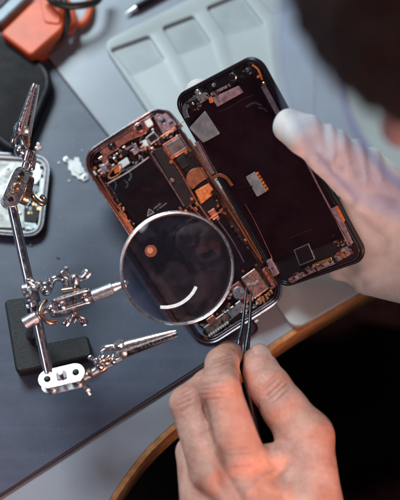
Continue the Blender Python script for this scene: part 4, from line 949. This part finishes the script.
surf_line(204,400,214,448,2.2,.16); surf_line(218,446,224,490,5,.12); surf_line(196,486,204,500,4,.1)
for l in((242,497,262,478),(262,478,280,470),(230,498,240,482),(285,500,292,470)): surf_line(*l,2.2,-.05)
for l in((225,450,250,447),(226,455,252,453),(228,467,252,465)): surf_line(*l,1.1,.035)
V1=V1+N1*disp_[:,None]
# rest of the body (coarser), joined into the same mesh
Hc=Vector(CP+37.5*(CF+CR*(578-200)/FP-CU*(-88-250)/FP)); f_=Vector((-.62,-.42,-.70)).normalized(); c_=(Z-f_*Z.dot(f_)).normalized(); l_=c_.cross(f_).normalized()   # l_: the person's left
def hd(x,y,z): return Hc+l_*x+f_*y+c_*z
HR=[[l_[i],f_[i],c_[i]] for i in range(3)]
head=[(.0,[('ell',(tuple(hd(0,-.6,2.2)),HR,(7.5,9.3,8.0)),0),('ell',(tuple(hd(0,3.0,-2.6)),HR,(6.0,6.0,7.2)),2.),('ell',(tuple(hd(0,5.4,-8.3)),HR,(3.0,2.8,2.4)),2.),
    k_(hd(0,8.6,-.3),hd(0,10.4,-3.2),.7,1.05,.7),k_(hd(-1.1,9.0,-3.4),hd(1.1,9.0,-3.4),.7,.7,.6),k_(hd(-4.5,7.4,1.3),hd(4.5,7.4,1.3),.9,.9,1.0),
    k_(hd(-1.9,8.3,-5.6),hd(1.9,8.3,-5.6),.5,.5,.4),k_(hd(-1.6,8.2,-6.5),hd(1.6,8.2,-6.5),.55,.55,.4),
    ('cut',(tuple(hd(-3.1,9.2,-.6)),tuple(hd(-3.0,9.2,-.6)),1.1,1.1),.6),('cut',(tuple(hd(3.1,9.2,-.6)),tuple(hd(3.0,9.2,-.6)),1.1,1.1),.6),
    ('ell',(tuple(hd(-3.1,7.2,-.6)),I3,(1.25,1.25,1.25)),.2),('ell',(tuple(hd(3.1,7.2,-.6)),I3,(1.25,1.25,1.25)),.2),
    ('ell',(tuple(hd(-7.4,-.8,-1.2)),HR,(.7,1.7,3.0)),.6),('ell',(tuple(hd(7.4,-.8,-1.2)),HR,(.7,1.7,3.0)),.6),
    ])]
neckb=Vector((25,-1,28)); shR=Vector((30,19,18)); shL=Vector((30,-18,17)); ch=Vector((35,1,6)); pel=Vector((46,2,-25))
elR=Vector((40,9,-3)); elL=Vector((15,-40,0)); wrR=P(448,262,4.8); wrL=P(292,680,5.5)
torso=[k_(hd(0,-1.5,-5.5),neckb,5.4,5.8,2),k_(shR,shL,5.,5.,2),k_(neckb,ch,7,10,4),k_(ch+Vector((0,7,0)),pel,10,11,4),k_(ch-Vector((0,7,0)),pel,10,11,4),
       k_(shR,elR,4.4,3.6,2),k_(elR,wrR,3.6,2.5,2),k_(shL,elL,4.4,3.6,2),k_(elL,wrL,3.6,2.85,2),k_(pel+Vector((0,8,-3)),Vector((10,14,-30)),8,5.5,3),k_(pel-Vector((0,8,3)),Vector((12,-16,-31)),8,5.5,3),
       k_(Vector((10,14,-30)),Vector((18,16,-70)),5.5,4,2),k_(Vector((12,-16,-31)),Vector((18,-20,-70)),5.5,4,2)]
V2,F2=sdf_build([(0,head[0][1]),(1.5,torso)],(-10,-48,-73.5),(60,36,54),.55)
V2=relax(V2,F2,1)
V3,F3=sdf_build(head,tuple(np.array(Hc)-13.5),tuple(np.array(Hc)+13.5),.22)
V3=relax(V3,F3,1)
bme=make_mesh('person_body',[(V1,F1),(V2,F2),(V3,F3)])
# flush (redness) per vertex
nv=len(bme.vertices); cov=np.empty(nv*3,np.float32); bme.vertices.foreach_get('co',cov); cov=cov.reshape(-1,3)
fl_=np.zeros(nv)
for (px,py,z,r,s) in((214,388,8,.9,.4),(228,352,4.2,1.0,.6),(258,360,4.2,1.,.5),(188,402,7,.9,.5),(275,390,5.8,1.,.4),(238,459,8,1.1,.55),(212,478,7.5,1.,.4),(205,505,7,1,.4),(262,430,4.5,1.6,.6),(315,430,6,1.4,.25),(300,460,5,1.5,.3)):
    p=np.array(P(px,py,z)); fl_=np.maximum(fl_,.6*s*np.exp(-(np.linalg.norm(cov-p,axis=1)/r)**2*.8))
dk_=np.zeros(nv); dk_[:len(shade1)]=shade1[:nv]
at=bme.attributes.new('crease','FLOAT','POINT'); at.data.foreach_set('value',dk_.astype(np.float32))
at=bme.attributes.new('flush','FLOAT','POINT'); at.data.foreach_set('value',fl_.astype(np.float32))
bo_=link('body',bme,'skin',None,False); world_child(bo_,person)
bme.polygons.foreach_set('use_smooth',np.ones(len(bme.polygons),bool))
# finger nails
def nail(c,along,up,w,l,r):
    c=Vector(c); a=Vector(along).normalized(); u=Vector(up); u=(u-a*u.dot(a)).normalized(); s=a.cross(u); bm=B(); n1,n2=8,10; g=[]
    for i in range(n1+1):
        row=[]
        for j in range(n2+1):
            t=i/n1*2-1; v=j/n2*2-1; ww=w*(1-.25*max(0,t)**3)*(1-.12*max(0,-t)**2); th=v*ww/r; row.append(bm.verts.new(c+a*(t*l-(v*v)*.18*l*(1 if t>0 else -.7))+s*math.sin(th)*r+u*(math.cos(th)*r+.04-.08*t*t)))
        g.append(row)
    for i in range(n1):
        for j in range(n2): bm.faces.new((g[i][j],g[i+1][j],g[i+1][j+1],g[i][j+1]))
    o=obj('fingernail',bm,'nail'); md=o.modifiers.new('s','SOLIDIFY'); md.thickness=.05; return world_child(o,person)
M['nail']=mat('nail',(.66,.38,.32),.3,0,var=.06,vscale=3,sss=.2)
ta=P(256.5,361,3.8)-P(263,373,4.35)
nail(P(259.5,363,4.05),ta,Vector((.28,.1,.95)),.62,.68,.98)
# glove on the other hand
zt=lambda x,y,h: DP.z(x,y,h)
g_th=[(zt(289,126,.98),.95),(zt(306,136,1.3),1.12),(P(328,150,11.6),1.3),(P(354,170,10.0),1.6),(P(398,205,7.4),1.95)]
g_pm=[]
def under(x,y,h): return zt(x,y,h)
g_ix=[(under(345,190,-2.6),1.1),(under(290,150,-2.0),1.0),(under(235,108,-1.55),.95),(under(199,92,-1.1),.86)]
g_md=[(under(345,205,-2.8),1.1),(under(290,180,-2.2),1.0),(under(240,150,-1.6),.9),(under(215,140,-1.3),.85)]
g_rg=[(under(350,225,-2.9),1.1),(under(300,210,-2.2),1.0),(under(258,185,-1.5),.88),(under(240,178,-1.3),.8)]
g_pk=[(under(356,250,-2.5),1.0),(under(322,240,-2.0),.9),(under(292,232,-1.3),.8)]
gw=P(448,262,4.8)
gpalm=[k_(under(345,195,-2.8),gw,1.3,2.2,.6),k_(under(352,225,-2.9),gw,1.3,2.2,.6),k_(P(345,262,2.5),P(430,270,3.9),1.25,2.2,.8),k_(P(372,272,2.3),P(440,274,3.9),1.5,2.3,.8),k_(P(366,198,7.4),P(384,262,3.8),1.7,1.9,.8),k_(gw,P(480,262,4.6),2.5,2.7,.6),
       k_(P(356,168,9.6),P(400,230,6.2),1.3,2.0,.8)]
gp=[(0,chain(g_th,.4)),(.15,chain(g_ix,.3)),(.15,chain(g_md,.3)),(.15,chain(g_rg,.3)),(.15,chain(g_pk,.3)),(.7,gpalm)]
V4,F4=sdf_build(gp,(-3.5,-6.5,.25),(21,13.5,16.5),.12)
V4=relax(V4,F4,3)
# soft folds of the fabric
N4=normals(V4,F4)
rel=V4-CP; zc=rel@CF; X4=200+FP*(rel@CR)/zc; Y4=250-FP*(rel@CU)/zc
fold=np.zeros(len(V4))
for (fx0,fy0,fx1,fy1,fw,fd) in((322,112,330,150,4,.16),(336,118,340,165,3.5,.2),(348,122,358,170,5,.2),(366,136,372,180,4,.22),(318,160,352,200,4,.14),(372,190,398,200,5,.15),(340,205,385,240,4,.1),(362,282,400,268,4,.12),(330,268,352,286,3,.1)):
    a=np.array([fx0,fy0.__float__()]);ba=np.array([fx1-fx0,fy1-fy0],float);pp=np.stack([X4,Y4],1)-a;t=np.clip((pp@ba)/(ba@ba),0,1);dd=np.linalg.norm(pp-t[:,None]*ba,axis=1); sgn=np.sin(dd*.0)+1; fold-=.75*fd*np.exp(-(dd/fw)**2); fold+=fd*.4*np.exp(-((dd-fw*2.2)/fw)**2)
V4=V4+N4*(fold*((N4@(-CF))>-.1))[:,None]
w_=np.sin(V4[:,0]*2.1+V4[:,1]*1.3+np.sin(V4[:,1]*1.7))*np.sin(V4[:,0]*.6-V4[:,2]*1.1+V4[:,1]*.5); V4=V4+N4*(w_*.05)[:,None]
V4[:,2]=np.maximum(V4[:,2],.55)
gme=make_mesh('glove',[(V4,F4)]); go=link('glove',gme,'glove',None,False); world_child(go,person); go['label']='pale knitted work glove on the hand holding the display'
bpy.context.view_layer.update()
# shirt
sh=[k_(neckb+Vector((1,0,-3)),ch,8.2,12,4),k_(shR,shL,6.4,6.4,2),k_(ch+Vector((0,7,0)),pel,11.5,12.5,4),k_(ch-Vector((0,7,0)),pel,11.5,12.5,4),k_(shR,elR,5.9,5.0,2),k_(elR,P(500,270,3.5),4.9,3.5,2),k_(shL,elL,5.9,5.0,2),k_(elL,Vector((9.5,-31,2.6)),4.9,4.2,2)]
V5,F5=sdf_build([(0,sh)],(-10,-48,-45),(64,36,38),.6); V5=relax(V5,F5,2)
N5=normals(V5,F5); V5=V5+N5*(np.sin(V5[:,0]*.7+np.sin(V5[:,1]*.5)*2)*np.sin(V5[:,2]*.6+V5[:,1]*.3)*.3)[:,None]
so=link('shirt',make_mesh('shirt',[(V5,F5)]),'cloth',None,False); world_child(so,person)
tr_=[k_(pel+Vector((0,8,-3)),Vector((10,14,-30)),9.3,7,3),k_(pel-Vector((0,8,3)),Vector((12,-16,-31)),9.3,7,3),k_(Vector((10,14,-30)),Vector((18,16,-69)),7,5.2,2),k_(Vector((12,-16,-31)),Vector((18,-20,-69)),7,5.2,2)]
V6,F6=sdf_build([(0,tr_)],(-2,-36,-73),(64,36,-8),.8); so=link('trousers',make_mesh('trousers',[(V6,F6)]),'cloth',None,False); world_child(so,person)
# hair
hr=[('ell',(tuple(hd(0,-1.0,2.9)),HR,(8.3,10.5,8.5)),0),('ell',(tuple(hd(0,-4.5,-1.5)),HR,(7.9,6.2,7.2)),2),('cut',(tuple(hd(-9,11.3,-.5)),tuple(hd(9,11.3,-.5)),7.9,7.9),.5),('cut',(tuple(hd(-8,2.4,-6.5)),tuple(hd(8,2.4,-6.5)),4.0,4.0),.6)]
V7,F7=sdf_build([(0,hr)],tuple(np.array(Hc)-15),tuple(np.array(Hc)+15),.22); V7=relax(V7,F7,1); N7=normals(V7,F7)
q7=(V7-np.array(Hc)); ang=np.arctan2(q7@np.array(l_),q7@np.array(c_)); al=q7@np.array(f_)
V7=V7+N7*(.05*np.sin(ang*38+np.sin(al*1.3)*2.5)+.04*np.sin(ang*85+al*2))[:,None]
so=link('hair',make_mesh('hair',[(V7,F7)]),'hair',None,False); world_child(so,person)
hb=B(); pick=rng.permutation(len(V7))[:1500]
for i_ in pick:
    n_=Vector(N7[i_]); p_=Vector(V7[i_]); 
    fl2=(c_*-.2-f_*1.+l_*rng.uniform(-.5,.5)); fl2=(fl2-n_*fl2.dot(n_)).normalized()
    if (p_-Hc).dot(c_)<-2: fl2=(-c_+l_*rng.uniform(-.2,.2)); fl2=(fl2-n_*fl2.dot(n_)).normalized()
    ln_=rng.uniform(1.2,2.8); lift=rng.uniform(.15,.7)
    tube(hb,[p_-n_*.1,p_+fl2*ln_*.5+n_*lift*.8,p_+fl2*ln_+n_*lift*rng.uniform(.3,1.2)],[.03,.025,.006],3,caps=False)
hs=obj('hair_strands',hb,'hair'); hs['kind']='stuff'; world_child(hs,person)
# safety glasses (worn, part of the clothing)
def visor(r0,z0_,z1_,name,m,thick):
    bm=B(); rows=[]; n1=36
    for i in range(n1+1):
        a=math.radians(-88+176*i/n1); row=[]
        for j in range(7):
            t=j/6; zz=z0_+(z1_-z0_)*t; bul=.35*math.sin(math.pi*t); w=7.6; dfw=r0
            droop=-.9*(abs(math.sin(a))**3)*(1-t)*-1
            row.append(bm.verts.new(hd((w+bul)*math.sin(a),3.2+(dfw+bul)*math.cos(a)**.9 if math.cos(a)>0 else 3.2,zz+droop)))
        rows.append(row)
    for a_,b_ in zip(rows,rows[1:]):
        for j in range(6): bm.faces.new((a_[j],a_[j+1],b_[j+1],b_[j]))
    return obj(name,bm,m)
vz=visor(9.4,-3.9,1.2,'safety_glasses','visor',.16); world_child(vz,person)
def rim(zz,droopf,r=.16):
    bm=B(); pts=[]
    for i in range(37):
        a=math.radians(-88+176*i/36); pts.append(hd(7.6*math.sin(a),3.2+9.4*max(math.cos(a),0)**.9,zz+droopf*abs(math.sin(a))**3))
    tube(bm,pts,r,8); return bm
fr=obj('glasses_rim',rim(-3.9,.9,.11),'visorrim'); world_child(fr,vz) if False else world_child(fr,person)
fr2=obj('glasses_rim',rim(1.25,0,.05),'visorrim'); world_child(fr2,person)
for s in(1,-1):
    bm=B(); tube(bm,spline([hd(7.6*s,3.4,.6),hd(8.1*s,0,.8),hd(7.9*s,-3,.2),hd(7.4*s,-4.4,-2)],5),.22,8); world_child(obj('glasses_temple',bm,'visorrim'),person)

# ---------------------------------------------------------------- light
w=bpy.data.worlds.new('World'); sc.world=w; w.use_nodes=True; bg=w.node_tree.nodes['Background']; bg.inputs[0].default_value=(.55,.52,.72,1); bg.inputs[1].default_value=.055
def area(name,loc,tgt,sx,sy,power,color,spread=180):
    l=bpy.data.lights.new(name,'AREA'); l.shape='RECTANGLE'; l.size=sx; l.size_y=sy; l.energy=power; l.color=color; l.spread=math.radians(spread)
    o=bpy.data.objects.new(name,l); col.objects.link(o); o.location=loc; o.rotation_euler=(Vector(tgt)-Vector(loc)).to_track_quat('-Z','Y').to_euler(); return o
lp0=mg+camdir*60
area('window_light',(-42,62,74),(0,5,0),46,30,106000,(.80,.96,1.0))
area('side_lamp',(-100,-10,88),(0,0,0),40,40,14000,(.95,.9,1.0))
ol=area('amber_lamp',Vector(lp0)+Vector(CR)*-9.6+Vector(CU)*11.6,mg,10,10,1150,(1,.24,.10)); ol.data.shape='DISK'; ol2=area('amber_core',Vector(lp0)+Vector(CR)*-10.2+Vector(CU)*12.1,mg,5,5,330,(1,.5,.32)); ol2.data.shape='DISK'  # unseen disks added to put an orange spot with a hotter core in the lens
wl=area('warm_lamp',(32,-52,22),(4,-2,2),14,14,8800,(1.,.54,.41),80); wl.data.shape='DISK'
lp=mg+camdir*60                       # a bent tube lamp: four short straight pieces end to end
tub=[(28.8*math.cos(math.radians(a_))+3,28.8*math.sin(math.radians(a_))-8.2) for a_ in range(-100,-21,13)]
for (xa_,ya_),(xb_,yb_) in zip(tub,tub[1:]):
    A_=lp+Vector(CR)*xa_+Vector(CU)*ya_; B_=lp+Vector(CR)*xb_+Vector(CU)*yb_; ln=(B_-A_).length
    st=area('tube_lamp',(A_+B_)/2,mg,ln+.15,3.2,950,(1,.98,1))
    ql=(mg-st.location).normalized(); xa=B_-A_; xa=(xa-ql*xa.dot(ql)).normalized(); za=-ql; ya=za.cross(xa)
    st.rotation_euler=Matrix((xa,ya,za)).transposed().to_euler()
sc.view_settings.view_transform='Standard'; sc.view_settings.look='None'; sc.view_settings.exposure=0; sc.view_settings.gamma=1
sc.cycles.max_bounces=10; sc.cycles.transmission_bounces=8; sc.cycles.transparent_max_bounces=8; sc.cycles.caustics_refractive=False; sc.cycles.caustics_reflective=False
sc.cycles.sample_clamp_indirect=6; sc.cycles.use_denoising=True
